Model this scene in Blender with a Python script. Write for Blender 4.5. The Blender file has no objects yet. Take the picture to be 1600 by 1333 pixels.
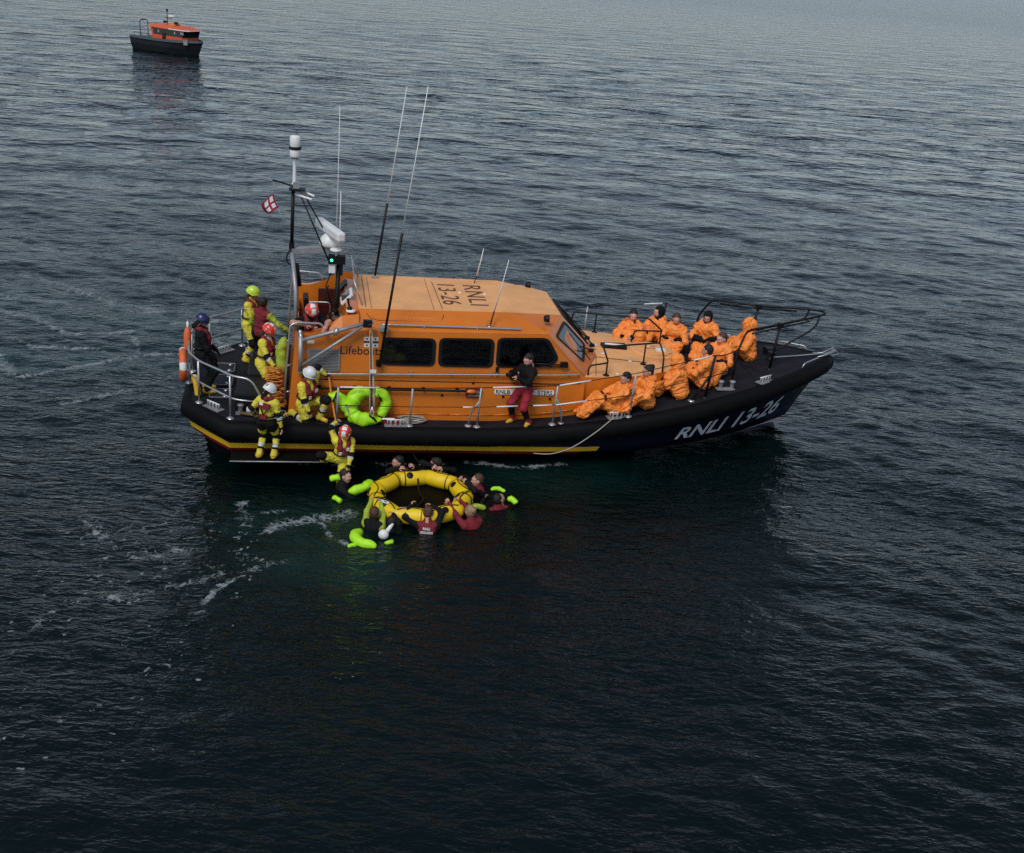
import bpy, math, random
import numpy as np
from mathutils import Matrix, Vector, Euler

S = bpy.context.scene
COL = S.collection
R = math.radians

# ------------------------------------------------------------------ camera
cam = bpy.data.cameras.new('camera')
cam_o = bpy.data.objects.new('camera', cam)
COL.objects.link(cam_o)
cam.sensor_fit = 'HORIZONTAL'
cam.sensor_width = 36.0
cam.lens = 39.04
cam.clip_start = 0.1
cam.clip_end = 12000
cam_o.matrix_world = Matrix.Translation((0, 0, 9.19)) @ Matrix.Rotation(R(90 - 23.224), 4, 'X') @ Matrix.Rotation(R(4.0), 4, 'Z')
S.camera = cam_o

# ------------------------------------------------------------------ sky, sun, exposure
SUN_EL, SUN_AZ = 52.0, -158.0          # azimuth from +Y, towards +X positive
w = bpy.data.worlds.new('World')
S.world = w
w.use_nodes = True
nt = w.node_tree
bg = nt.nodes['Background']
sky = nt.nodes.new('ShaderNodeTexSky')
sky.sky_type = 'NISHITA'
sky.sun_disc = False
sky.sun_elevation = R(SUN_EL)
sky.sun_rotation = R(SUN_AZ)
sky.air_density = 1.0
sky.dust_density = 0.45
sky.ozone_density = 2.0
hs = nt.nodes.new('ShaderNodeHueSaturation')   # overcast: the blue is mostly lost in cloud
hs.inputs['Saturation'].default_value = 0.48
nt.links.new(sky.outputs[0], hs.inputs['Color'])
tint = nt.nodes.new('ShaderNodeMixRGB'); tint.blend_type = 'MULTIPLY'; tint.inputs['Fac'].default_value = 1.0
tint.inputs['Color2'].default_value = (0.90, 0.99, 1.07, 1)
nt.links.new(hs.outputs[0], tint.inputs['Color1'])
nt.links.new(tint.outputs[0], bg.inputs[0])
bg.inputs[1].default_value = 0.075

sun = bpy.data.lights.new('sun', 'SUN')
sun.energy = 1.5
sun.angle = R(25)
sun.color = (1.0, 0.95, 0.9)
sun_o = bpy.data.objects.new('sun', sun)
COL.objects.link(sun_o)
sd = Vector((math.sin(R(SUN_AZ)) * math.cos(R(SUN_EL)), math.cos(R(SUN_AZ)) * math.cos(R(SUN_EL)), math.sin(R(SUN_EL))))
sun_o.rotation_euler = (-sd).to_track_quat('-Z', 'Y').to_euler()

S.view_settings.view_transform = 'Standard'
S.view_settings.look = 'None'
S.view_settings.exposure = 0.40
S.view_settings.gamma = 1.0
S.view_settings.use_curve_mapping = False
S.render.engine = 'CYCLES'
S.cycles.use_denoising = False
S.cycles.max_bounces = 5
S.cycles.glossy_bounces = 3
S.cycles.diffuse_bounces = 2
S.cycles.caustics_reflective = False
S.cycles.caustics_refractive = False

# ------------------------------------------------------------------ materials
MATS = {}
def mat(name, col, rough=0.5, metal=0.0, var=0.12, vscale=3.0, bump=0.0, bscale=60.0, spec=0.5, dirt=None, coat=0.0, emit=None, sheen=0.0, streak=None):
    if name in MATS:
        return MATS[name]
    m = bpy.data.materials.new(name)
    m.use_nodes = True
    n, l = m.node_tree.nodes, m.node_tree.links
    b = n['Principled BSDF']
    b.inputs['Roughness'].default_value = rough
    b.inputs['Metallic'].default_value = metal
    b.inputs['Specular IOR Level'].default_value = spec
    if coat:
        b.inputs['Coat Weight'].default_value = coat
        b.inputs['Coat Roughness'].default_value = 0.15
    if sheen:
        b.inputs['Sheen Weight'].default_value = sheen
    tc = n.new('ShaderNodeTexCoord')
    no = n.new('ShaderNodeTexNoise')
    no.inputs['Scale'].default_value = vscale
    no.inputs['Detail'].default_value = 6
    no.inputs['Roughness'].default_value = 0.62
    l.new(tc.outputs['Object'], no.inputs['Vector'])
    rp = n.new('ShaderNodeValToRGB')
    rp.color_ramp.elements[0].position = 0.3
    rp.color_ramp.elements[1].position = 0.72
    lo = [max(0, c * (1 - var)) for c in col]
    hi = [min(1, c * (1 + var)) for c in col]
    if dirt:
        lo = [c * (1 - 0.55) + d * 0.55 for c, d in zip(col, dirt)]
    rp.color_ramp.elements[0].color = (*lo, 1)
    rp.color_ramp.elements[1].color = (*hi, 1)
    l.new(no.outputs['Fac'], rp.inputs['Fac'])
    if streak:      # runs of salt and grime down the sides
        mp = n.new('ShaderNodeMapping'); mp.inputs['Scale'].default_value = (9.0, 9.0, 0.55); l.new(tc.outputs['Object'], mp.inputs['Vector'])
        ns = n.new('ShaderNodeTexNoise'); ns.inputs['Scale'].default_value = 1.6; ns.inputs['Detail'].default_value = 5; ns.inputs['Roughness'].default_value = 0.7; l.new(mp.outputs[0], ns.inputs['Vector'])
        rs = n.new('ShaderNodeValToRGB'); rs.color_ramp.elements[0].position = 0.52; rs.color_ramp.elements[1].position = 0.80
        rs.color_ramp.elements[0].color = (0, 0, 0, 1); rs.color_ramp.elements[1].color = (.42, .42, .42, 1); l.new(ns.outputs['Fac'], rs.inputs['Fac'])
        mx = n.new('ShaderNodeMixRGB'); l.new(rs.outputs[0], mx.inputs['Fac']); l.new(rp.outputs['Color'], mx.inputs['Color1']); mx.inputs['Color2'].default_value = (*streak, 1)
        l.new(mx.outputs[0], b.inputs['Base Color'])
    else:
        l.new(rp.outputs['Color'], b.inputs['Base Color'])
    mr = n.new('ShaderNodeMapRange')
    mr.inputs['To Min'].default_value = max(0.02, rough - 0.1)
    mr.inputs['To Max'].default_value = min(1, rough + 0.12)
    l.new(no.outputs['Fac'], mr.inputs['Value'])
    l.new(mr.outputs[0], b.inputs['Roughness'])
    if bump:
        n2 = n.new('ShaderNodeTexNoise')
        n2.inputs['Scale'].default_value = bscale
        n2.inputs['Detail'].default_value = 4
        l.new(tc.outputs['Object'], n2.inputs['Vector'])
        bp = n.new('ShaderNodeBump')
        bp.inputs['Strength'].default_value = bump
        bp.inputs['Distance'].default_value = 0.01
        l.new(n2.outputs['Fac'], bp.inputs['Height'])
        l.new(bp.outputs[0], b.inputs['Normal'])
    if emit:
        b.inputs['Emission Color'].default_value = (*emit[:3], 1)
        b.inputs['Emission Strength'].default_value = emit[3]
    MATS[name] = m
    return m

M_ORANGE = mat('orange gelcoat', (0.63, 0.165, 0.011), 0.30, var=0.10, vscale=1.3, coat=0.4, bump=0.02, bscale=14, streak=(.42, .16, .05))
M_ORTOP = mat('orange deck paint with sky sheen', (0.80, 0.39, 0.15), 0.6, var=0.12, vscale=2.2, bump=0.15, bscale=220)  # pale peach base colour has the sky's sheen painted in
M_NAVY = mat('navy hull paint', (0.003, 0.004, 0.014), 0.3, var=0.2, vscale=1.2)
M_NAVY2 = mat('blue hull band', (0.012, 0.014, 0.075), 0.35, var=0.15)
M_RUB = mat('black fender rubber', (0.0024, 0.0024, 0.003), 0.66, var=0.6, vscale=5, bump=0.3, bscale=40, spec=0.14)
M_DECK = mat('dark grey non-slip deck', (0.012, 0.012, 0.017), 0.85, var=0.35, vscale=4, bump=0.6, bscale=300, spec=0.2)
M_DECKP = mat('deck plate', (0.013, 0.013, 0.016), 0.6, var=0.3, spec=0.3)
M_YEL = mat('yellow stripe', (0.72, 0.43, 0.02), 0.4, var=0.1)
M_RED = mat('red boot stripe', (0.24, 0.008, 0.01), 0.4, var=0.15)
M_WHITE = mat('white paint', (0.75, 0.75, 0.74), 0.4, var=0.05)
M_WLET = mat('white lettering', (0.62, 0.64, 0.68), 0.5, var=0.1)
M_BLET = mat('navy lettering', (0.012, 0.01, 0.02), 0.5, var=0.1)
M_BRLET = mat('brown roof lettering', (0.11, 0.03, 0.015), 0.6, var=0.15)
M_SEAM = mat('dark seam', (0.09, 0.022, 0.006), 0.7)
M_STEEL = mat('stainless tube', (0.48, 0.48, 0.48), 0.34, 0.75, var=0.15)
M_ALU = mat('weathered aluminium', (0.36, 0.36, 0.37), 0.5, 0.55, var=0.2)
M_BLK = mat('black coated steel', (0.004, 0.004, 0.005), 0.5, var=0.3, spec=0.3)
M_GLASS = mat('tinted glass', (0.006, 0.006, 0.008), 0.06, var=0.1, spec=0.6)
M_GLASSF = mat('tinted windscreen glass with painted sky', (0.03, 0.028, 0.035), 0.05, var=0.1, spec=0.9)  # base lightened to grey-purple, standing in for reflected sky
def tinted(name, col, rough):
    m = bpy.data.materials.new(name); m.use_nodes = True
    n, l = m.node_tree.nodes, m.node_tree.links
    n.remove(n['Principled BSDF'])
    t = n.new('ShaderNodeBsdfTransparent'); t.inputs[0].default_value = (*col, 1)
    g = n.new('ShaderNodeBsdfGlossy'); g.inputs['Roughness'].default_value = rough
    f = n.new('ShaderNodeFresnel'); f.inputs[0].default_value = 1.5
    no = n.new('ShaderNodeTexNoise'); no.inputs['Scale'].default_value = 3.0
    mr = n.new('ShaderNodeMapRange'); mr.inputs['To Min'].default_value = .75; mr.inputs['To Max'].default_value = 1.0
    l.new(no.outputs['Fac'], mr.inputs['Value'])
    mu = n.new('ShaderNodeMath'); mu.operation = 'MULTIPLY'; l.new(f.outputs[0], mu.inputs[0]); l.new(mr.outputs[0], mu.inputs[1])
    x = n.new('ShaderNodeMixShader'); l.new(mu.outputs[0], x.inputs[0]); l.new(t.outputs[0], x.inputs[1]); l.new(g.outputs[0], x.inputs[2])
    l.new(x.outputs[0], n['Material Output'].inputs[0]); return m
M_TINT = tinted('tinted side glass', (.30, .30, .32), .03)
M_LINER = mat('grey cabin liner', (.035, .035, .04), .7)
M_SEATC = mat('grey seat cover', (.05, .05, .055), .7)
M_MAROON = mat('maroon fabric', (0.17, 0.008, 0.016), 0.8, var=0.2, vscale=9, bump=0.3, bscale=90)
M_LIME = mat('lime inflatable fabric', (0.40, 0.80, 0.015), 0.5, var=0.1, vscale=6, bump=0.15, bscale=50)
M_LIMED = mat('wet lime sleeve', (0.32, 0.42, 0.03), 0.55, var=0.2, vscale=12)
M_ROPEO = mat('orange rope', (0.62, 0.22, 0.03), 0.85, var=0.3, vscale=40)
M_ROPEW = mat('pale rope', (0.42, 0.37, 0.30), 0.9, var=0.25, vscale=60)
M_ROPEB = mat('black line', (0.012, 0.012, 0.014), 0.8)
M_GRILL = mat('louvre grey', (0.22, 0.22, 0.23), 0.5, 0.3, var=0.12)
M_GREEN = mat('green navigation lens', (0.0, 0.25, 0.12), 0.3, emit=(0.05, 0.9, 0.5, 1.6))
M_REDH = mat('red helmet shell', (0.72, 0.05, 0.025), 0.33, var=0.1, coat=0.3)
M_WHH = mat('white helmet shell', (0.68, 0.68, 0.68), 0.35, var=0.06, coat=0.3)
M_LIMEH = mat('lime helmet shell', (0.52, 0.72, 0.04), 0.35, var=0.08, coat=0.3)
M_NAVYH = mat('navy helmet shell', (0.012, 0.014, 0.09), 0.35, var=0.15, coat=0.3)
M_SUITY = mat('yellow drysuit fabric', (0.66, 0.56, 0.045), 0.72, var=0.16, vscale=8, bump=0.35, bscale=70)
M_SUITB = mat('black suit fabric', (0.004, 0.004, 0.005), 0.8, var=0.35, vscale=8, bump=0.3, bscale=80, spec=0.25)
M_REFL = mat('reflective tape', (0.6, 0.6, 0.58), 0.35, 0.1, var=0.15, vscale=20)
M_BAG = mat('orange survival bag', (0.92, 0.265, 0.04), 0.5, var=0.10, vscale=5, bump=0.5, bscale=34)
M_SKIN = mat('skin', (0.50, 0.25, 0.18), 0.55, var=0.12, vscale=14)
M_SKIN2 = mat('fair skin', (0.58, 0.31, 0.23), 0.55, var=0.12, vscale=14)
M_LIP = mat('lips', (0.36, 0.12, 0.10), 0.5)
M_EYEW = mat('eye white', (0.6, 0.58, 0.55), 0.3)
M_EYE = mat('eye iris', (0.02, 0.015, 0.012), 0.2)
M_HAIRD = mat('dark hair', (0.007, 0.0045, 0.0035), 0.6, var=0.4, vscale=60, bump=0.5, bscale=140)
M_HAIRB = mat('brown hair', (0.07, 0.03, 0.015), 0.6, var=0.4, vscale=60, bump=0.5, bscale=140)
M_HAIRF = mat('fair hair', (0.30, 0.20, 0.11), 0.6, var=0.35, vscale=60, bump=0.5, bscale=140)
M_TROU = mat('red trousers', (0.26, 0.006, 0.02), 0.75, var=0.2, vscale=9, bump=0.3, bscale=70)
M_BOOT = mat('yellow rubber boot', (0.60, 0.38, 0.03), 0.5, var=0.2, vscale=10)
M_RAFT = mat('yellow raft fabric', (0.78, 0.53, 0.006), 0.48, var=0.1, vscale=4, bump=0.1, bscale=30)
M_BUOY = mat('orange lifebuoy', (0.66, 0.12, 0.03), 0.55, var=0.12, vscale=6)
M_DARKW = mat('raft floor fabric', (0.0007, 0.0009, 0.0009), 0.5, var=0.5, spec=0.1)

# ------------------------------------------------------------------ mesh helpers
def V(*a):
    return np.array(a if len(a) > 1 else a[0], float)
def unit(v):
    v = np.asarray(v, float)
    return v / (np.linalg.norm(v) + 1e-12)

class MB:
    """Collects faces with a material and a smooth flag; build() links them as one mesh object."""
    def __init__(s):
        s.v, s.f, s.m, s.s = [], [], [], []
    def add(s, verts, faces, m=None, smooth=False):
        o = len(s.v)
        s.v.extend([tuple(map(float, p)) for p in verts])
        for f in faces:
            s.f.append(tuple(o + i for i in f))
            s.m.append(m)
            s.s.append(smooth)
        return s
    def box(s, c, size, m=None, rot=None, axes=None):
        c = V(c); h = V(size) / 2
        A = np.eye(3) if axes is None else np.array(axes, float)
        if rot is not None:
            A = np.array(Euler(rot).to_matrix()).T
        P = []
        for z in (-1, 1):
            for y in (-1, 1):
                for x in (-1, 1):
                    P.append(c + A[0] * x * h[0] + A[1] * y * h[1] + A[2] * z * h[2])
        return s.add(P, [(0, 2, 3, 1), (4, 5, 7, 6), (0, 1, 5, 4), (2, 6, 7, 3), (0, 4, 6, 2), (1, 3, 7, 5)], m)
    def tube(s, pts, r, n=8, m=None, caps=True, closed=False):
        pts = [V(p) for p in pts]
        k = len(pts)
        rr = [r] * k if np.isscalar(r) else list(r)
        T = []
        for i in range(k):
            if closed:
                T.append(unit(pts[(i + 1) % k] - pts[i - 1]))
            else:
                T.append(unit(pts[min(i + 1, k - 1)] - pts[max(i - 1, 0)]))
        ref = V(0, 0, 1) if abs(T[0][2]) < 0.9 else V(1, 0, 0)
        nrm = unit(np.cross(T[0], ref))
        P = []
        for i in range(k):
            nrm = unit(nrm - T[i] * np.dot(nrm, T[i]))
            b = np.cross(T[i], nrm)
            for j in range(n):
                a = 2 * math.pi * j / n
                P.append(pts[i] + rr[i] * (math.cos(a) * nrm + math.sin(a) * b))
        F = []
        for i in range(k if closed else k - 1):
            i2 = (i + 1) % k
            for j in range(n):
                j2 = (j + 1) % n
                F.append((i * n + j, i * n + j2, i2 * n + j2, i2 * n + j))
        s.add(P, F, m, True)
        if caps and not closed:
            o = len(s.v) - len(P)
            s.f.append(tuple(o + j for j in range(n))[::-1]); s.m.append(m); s.s.append(False)
            s.f.append(tuple(o + (k - 1) * n + j for j in range(n))); s.m.append(m); s.s.append(False)
        return s
    def lathe(s, prof, c=(0, 0, 0), axis=(0, 0, 1), n=16, m=None, smooth=True):
        a = unit(axis); c = V(c)
        ref = V(1, 0, 0) if abs(a[0]) < 0.9 else V(0, 1, 0)
        u = unit(np.cross(a, ref)); v = np.cross(a, u)
        P, F = [], []
        for (r, z) in prof:
            for j in range(n):
                t = 2 * math.pi * j / n
                P.append(c + a * z + r * (math.cos(t) * u + math.sin(t) * v))
        for i in range(len(prof) - 1):
            for j in range(n):
                j2 = (j + 1) % n
                F.append((i * n + j, i * n + j2, (i + 1) * n + j2, (i + 1) * n + j))
        return s.add(P, F, m, smooth)
    def ell(s, c, r, m=None, n=12, k=8, axes=None):
        c = V(c); r = V(r) if not np.isscalar(r) else V(r, r, r)
        A = np.eye(3) if axes is None else np.array(axes, float)
        P, F = [], []
        for i in range(k + 1):
            th = math.pi * i / k
            for j in range(n):
                ph = 2 * math.pi * j / n
                q = V(math.sin(th) * math.cos(ph) * r[0], math.sin(th) * math.sin(ph) * r[1], math.cos(th) * r[2])
                P.append(c + q @ A)
        for i in range(k):
            for j in range(n):
                j2 = (j + 1) % n
                F.append((i * n + j, (i + 1) * n + j, (i + 1) * n + j2, i * n + j2))
        return s.add(P, F, m, True)
    def plate(s, poly, nrm, t, m=None):
        """a polygon (list of points) given a thickness along nrm; the outer face lies at +t"""
        poly = [V(p) for p in poly]; nrm = unit(nrm); k = len(poly)
        P = [p for p in poly] + [p + nrm * t for p in poly]
        F = [tuple(range(k, 2 * k))]
        F += [(i, (i + 1) % k, k + (i + 1) % k, k + i) for i in range(k)]
        return s.add(P, F, m)
    def rect_sweep(s, path, w, h, m=None):
        for a, b in zip(path[:-1], path[1:]):
            a, b = V(a), V(b); d = b - a; L = np.linalg.norm(d); x = unit(d)
            up = V(0, 0, 1) if abs(x[2]) < 0.95 else V(1, 0, 0)
            y = unit(np.cross(up, x)); z = np.cross(x, y)
            s.box((a + b) / 2, (L, w, h), m, axes=(x, y, z))
        return s
    def build(s, name, mats, parent=None, origin=None, bevel=0.0, autosmooth=False):
        if not isinstance(mats, (list, tuple)):
            mats = [mats]
        me = bpy.data.meshes.new(name)
        vv = s.v
        if origin is not None:
            o = V(origin); vv = [tuple(V(p) - o) for p in s.v]
        me.from_pydata(vv, [], s.f)
        ml = []
        for m in [x if x is not None else mats[0] for x in s.m]:
            if m not in ml: ml.append(m)
        for m in ml: me.materials.append(m)
        idx = {m: i for i, m in enumerate(ml)}
        me.polygons.foreach_set('material_index', [idx[x if x is not None else mats[0]] for x in s.m])
        me.polygons.foreach_set('use_smooth', s.s)
        me.update()
        ob = bpy.data.objects.new(name, me)
        COL.objects.link(ob)
        if parent is not None: ob.parent = parent
        if origin is not None: ob.location = origin
        if bevel:
            bv = ob.modifiers.new('bevel', 'BEVEL'); bv.width = bevel; bv.segments = 2; bv.limit_method = 'ANGLE'; bv.angle_limit = R(28)
            bv.harden_normals = False
        return ob

def tag(o, label=None, cat=None, group=None, kind=None):
    if label: o['label'] = label
    if cat: o['category'] = cat
    if group: o['group'] = group
    if kind: o['kind'] = kind
    return o
def empty(name, loc=(0, 0, 0)):
    e = bpy.data.objects.new(name, None); e.location = loc; COL.objects.link(e); return e

def arc_pts(pts, r=0.08, n=4):
    """round the inner corners of a polyline"""
    pts = [V(p) for p in pts]; out = [pts[0]]
    for a, b, c in zip(pts[:-2], pts[1:-1], pts[2:]):
        d1, d2 = a - b, c - b
        q = min(r, 0.45 * np.linalg.norm(d1), 0.45 * np.linalg.norm(d2))
        p1, p2 = b + unit(d1) * q, b + unit(d2) * q
        for i in range(n + 1):
            t = i / n
            out.append((1 - t) ** 2 * p1 + 2 * t * (1 - t) * b + t * t * p2)
    out.append(pts[-1])
    return out
def round_poly(poly, r, n=4):
    poly = [V(p) for p in poly]; k = len(poly); out = []
    for i in range(k):
        a, b, c = poly[i - 1], poly[i], poly[(i + 1) % k]
        d1, d2 = a - b, c - b
        q = min(r, 0.45 * np.linalg.norm(d1), 0.45 * np.linalg.norm(d2))
        p1, p2 = b + unit(d1) * q, b + unit(d2) * q
        for j in range(n + 1):
            t = j / n
            out.append((1 - t) ** 2 * p1 + 2 * t * (1 - t) * b + t * t * p2)
    return out
def shrink(poly, f):
    c = sum(poly) / len(poly)
    return [c + (p - c) * f for p in poly]
def sag(a, b, d, n=10):
    a, b = V(a), V(b)
    return [a + (b - a) * t + V(0, 0, -4 * d * t * (1 - t)) for t in np.linspace(0, 1, n)]
def catmull(pts, n=6, closed=False):
    P = [V(p) for p in pts]; out = []; k = len(P)
    rng = range(k) if closed else range(k - 1)
    for i in rng:
        if closed: p0, p1, p2, p3 = P[i - 1], P[i], P[(i + 1) % k], P[(i + 2) % k]
        else: p0, p1, p2, p3 = P[max(i - 1, 0)], P[i], P[i + 1], P[min(i + 2, k - 1)]
        for j in range(n):
            t = j / n
            out.append(0.5 * (2 * p1 + (p2 - p0) * t + (2 * p0 - 5 * p1 + 4 * p2 - p3) * t * t + (3 * p1 - p0 - 3 * p2 + p3) * t ** 3))
    if not closed: out.append(P[-1])
    return out

def text_mesh(txt, size=1.0, shear=0.0, bold=0.0, space=1.0):
    """verts (x,y) and faces of a text, baseline at y=0, left edge at x=0, cap height scaled to `size`"""
    cu = bpy.data.curves.new('t', 'FONT'); cu.body = txt; cu.shear = shear; cu.offset = bold; cu.space_character = space
    cu.resolution_u = 3
    ob = bpy.data.objects.new('t', cu); COL.objects.link(ob)
    dg = bpy.context.evaluated_depsgraph_get()
    me = bpy.data.meshes.new_from_object(ob.evaluated_get(dg))
    vs = np.array([v.co[:2] for v in me.vertices]); fs = [tuple(p.vertices) for p in me.polygons]
    bpy.data.objects.remove(ob); bpy.data.curves.remove(cu); bpy.data.meshes.remove(me)
    vs[:, 0] -= vs[:, 0].min(); vs *= size / 0.69
    return vs, fs
def text_on(name, txt, size, fn, m, parent, shear=0.0, bold=0.01, width=None, space=1.0):
    vs, fs = text_mesh(txt, size, shear, bold, space)
    if width: vs[:, 0] *= width / vs[:, 0].max()
    b = MB(); b.add([fn(x, y) for x, y in vs], fs, m)
    return b.build(name, m, parent)

# ------------------------------------------------------------------ vector noise
_rng = np.random.default_rng(7)
_PERM = _rng.permutation(256); _PERM = np.concatenate([_PERM, _PERM, _PERM])
_VAL = _rng.uniform(-1, 1, 256)
def vnoise(P):
    P = np.asarray(P, float); I = np.floor(P).astype(int); f = P - I; u = f * f * f * (f * (f * 6 - 15) + 10)
    I &= 255
    def h(dx, dy, dz):
        return _VAL[_PERM[_PERM[_PERM[(I[:, 0] + dx) & 255] + ((I[:, 1] + dy) & 255)] + ((I[:, 2] + dz) & 255)]]
    def lp(a, b, t): return a + (b - a) * t
    x00 = lp(h(0, 0, 0), h(1, 0, 0), u[:, 0]); x10 = lp(h(0, 1, 0), h(1, 1, 0), u[:, 0])
    x01 = lp(h(0, 0, 1), h(1, 0, 1), u[:, 0]); x11 = lp(h(0, 1, 1), h(1, 1, 1), u[:, 0])
    return lp(lp(x00, x10, u[:, 1]), lp(x01, x11, u[:, 1]), u[:, 2])

# ------------------------------------------------------------------ the sea
def make_sea():
    # one sheet, finely divided near the boats, coarser with distance; heights come from a wind-wave spectrum
    ys = []
    y = -28.0
    while y < 5: ys.append(y); y += 1.0
    while y < 2500:
        ys.append(y); d = y + 1.0
        y += 0.055 if y < 27 else max(0.055, d * d / 12500.0)
    ys = np.array(ys)
    a = []
    t = 0.0
    while t < 1.9:
        a.append(t); t += 0.0027 if t < 0.62 else 0.0027 + (t - 0.62) * 0.06
    a = np.array(a); a = np.concatenate([-a[:0:-1], a])
    reach = np.maximum(ys + 3.0, 6.0)
    Y, A = np.meshgrid(ys, a, indexing='ij')
    X = A * reach[:, None]
    X = np.where(ys[:, None] < 8, A * 11.0, X)
    ny, na = X.shape
    def tile(L, N, lam_peak, lam_min, lam_max, wind, spread, seed):
        rng = np.random.default_rng(seed)
        k1 = 2 * np.pi * np.fft.fftfreq(N, L / N)
        kx, ky = np.meshgrid(k1, k1, indexing='ij')
        k = np.hypot(kx, ky); k[0, 0] = 1
        kp = 2 * np.pi / lam_peak
        Sp = k ** -4.0 * np.exp(-1.0 * (kp / k) ** 2)
        ang = np.arctan2(ky, kx) - wind
        D = np.abs(np.cos(ang / 2)) ** (2 * spread) + 0.06
        lim = (k > 2 * np.pi / lam_max) & (k < 2 * np.pi / lam_min)
        Aq = np.sqrt(Sp * D) * lim; Aq[0, 0] = 0
        ph = (rng.normal(size=(N, N)) + 1j * rng.normal(size=(N, N))) * Aq
        return ph, k, kx, ky
    def sample(field, L, x, y):
        N = field.shape[0]
        u = (x / L * N) % N; v = (y / L * N) % N
        i = np.floor(u).astype(int); j = np.floor(v).astype(int); fu = u - i; fv = v - j
        i %= N; j %= N; i2 = (i + 1) % N; j2 = (j + 1) % N
        return (field[i, j] * (1 - fu) + field[i2, j] * fu) * (1 - fv) + (field[i, j2] * (1 - fu) + field[i2, j2] * fu) * fv
    spacing = np.gradient(ys)[:, None] * np.ones_like(X)
    Z = np.zeros_like(X); DX = np.zeros_like(X); DY = np.zeros_like(X)
    wind = math.radians(-103)
    # (tile size, resolution, peak, min, max wavelength, slope rms)
    for (L, N, lp, lmin, lmax, slope, sp, seed) in ((83.0, 512, 6.0, 2.0, 12.0, 0.034, 9, 3), (29.0, 512, 1.05, 0.36, 2.2, 0.09, 6, 11), (9.7, 256, 0.40, 0.15, 0.5, 0.10, 5, 19)):
        ph, k, kx, ky = tile(L, N, lp, lmin, lmax, wind, sp, seed)
        h0 = np.real(np.fft.ifft2(ph)); sx = np.real(np.fft.ifft2(1j * kx * ph)); sy = np.real(np.fft.ifft2(1j * ky * ph))
        ph = ph * (slope / math.sqrt((sx ** 2 + sy ** 2).mean()))
        # levels of detail: drop what the local mesh cannot carry
        cuts = [0.0, 0.35, 0.8, 1.8, 4.0, 9.0]
        lev = np.interp(np.clip(spacing * 3.2, 0, 9), cuts, np.arange(len(cuts)))
        Zt = np.zeros_like(X); Xt = np.zeros_like(X); Yt = np.zeros_like(X)
        rot = 0.35 * (seed % 3)
        xr = X * math.cos(0) + 3.7 * seed; yr = Y + 1.9 * seed
        for q, c in enumerate(cuts):
            wgt = np.clip(1 - np.abs(lev - q), 0, 1)
            sel = wgt > 0
            if not sel.any(): continue
            filt = np.ones_like(k) if c == 0 else np.exp(-(k * c / (2 * np.pi)) ** 4)
            pf = ph * filt
            h = np.real(np.fft.ifft2(pf)); dx = np.real(np.fft.ifft2(-1j * kx / k * pf)); dy = np.real(np.fft.ifft2(-1j * ky / k * pf))
            Zt[sel] += wgt[sel] * sample(h, L, xr[sel], yr[sel])
            Xt[sel] += wgt[sel] * sample(dx, L, xr[sel], yr[sel])
            Yt[sel] += wgt[sel] * sample(dy, L, xr[sel], yr[sel])
        # the lee of the boat is calmer
        lee = 1 - (0.42 if lp < 5 else 0.5) * np.exp(-(((X + 0.3) / 6.2) ** 2) ** 1.5 - np.where(Y < 19.5, ((19.5 - Y) / 6.0) ** 2, ((Y - 19.5) / 1.2) ** 2))
        if lp > 5:
            g = np.clip((Y - 35) / 80, 0, 1); lee = lee * (1 + 0.7 * g * g * (3 - 2 * g))
        Z += Zt * lee; DX += Xt * lee * 1.2; DY += Yt * lee * 1.2
    X2 = X + np.clip(DX, -.3, .3); Y2 = Y + np.clip(DY, -.3, .3)
    Z -= 0.01
    co = np.stack([X2, Y2, Z], -1).reshape(-1, 3)
    # foam and aerated water: strokes in the place itself
    foam = np.zeros(X.shape); aer = np.zeros(X.shape)
    def stroke(pts, wd, amt, arr):
        pts = [V(p) for p in pts]
        for p, q in zip(pts[:-1], pts[1:]):
            d = q - p; L2 = (d ** 2).sum()
            x0, x1 = min(p[0], q[0]) - 4 * wd, max(p[0], q[0]) + 4 * wd; y0, y1 = min(p[1], q[1]) - 4 * wd, max(p[1], q[1]) + 4 * wd
            s = (X > x0) & (X < x1) & (Y > y0) & (Y < y1)
            if not s.any(): continue
            xx, yy = X[s] - p[0], Y[s] - p[1]
            t = np.clip((xx * d[0] + yy * d[1]) / L2, 0, 1)
            r = np.hypot(xx - t * d[0], yy - t * d[1])
            arr[s] = np.maximum(arr[s], amt * np.exp(-(r / wd) ** 2))
    # churned patches by the raft
    stroke([(-2.75, 17.1), (-3.3, 16.85), (-3.85, 16.45)], 0.24, 0.70, foam)
    stroke([(-3.2, 16.75), (-2.85, 16.15), (-2.45, 15.95)], 0.10, 0.62, foam)
    stroke([(-3.9, 17.0), (-4.2, 16.9)], 0.12, 0.62, foam)
    stroke([(-3.95, 16.35), (-4.05, 16.1)], 0.10, 0.6, foam)
    stroke([(-4.02, 14.85), (-4.2, 14.6), (-4.32, 14.3), (-4.40, 13.95)], 0.085, 0.70, foam)
    stroke([(-4.3, 13.75), (-4.55, 13.65)], 0.06, 0.66, foam)
    stroke([(-6.3, 13.75), (-5.6, 13.95), (-5.0, 14.4), (-4.4, 14.75), (-3.5, 15.3)], 0.20, 0.50, foam)
    stroke([(-7.3, 14.6), (-6.4, 14.9), (-5.6, 14.2)], 0.40, 0.34, foam)
    stroke([(-6.6, 15.9), (-5.8, 16.6), (-5.6, 17.2)], 0.35, 0.40, foam)
    rs_ = np.random.default_rng(21)
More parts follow.
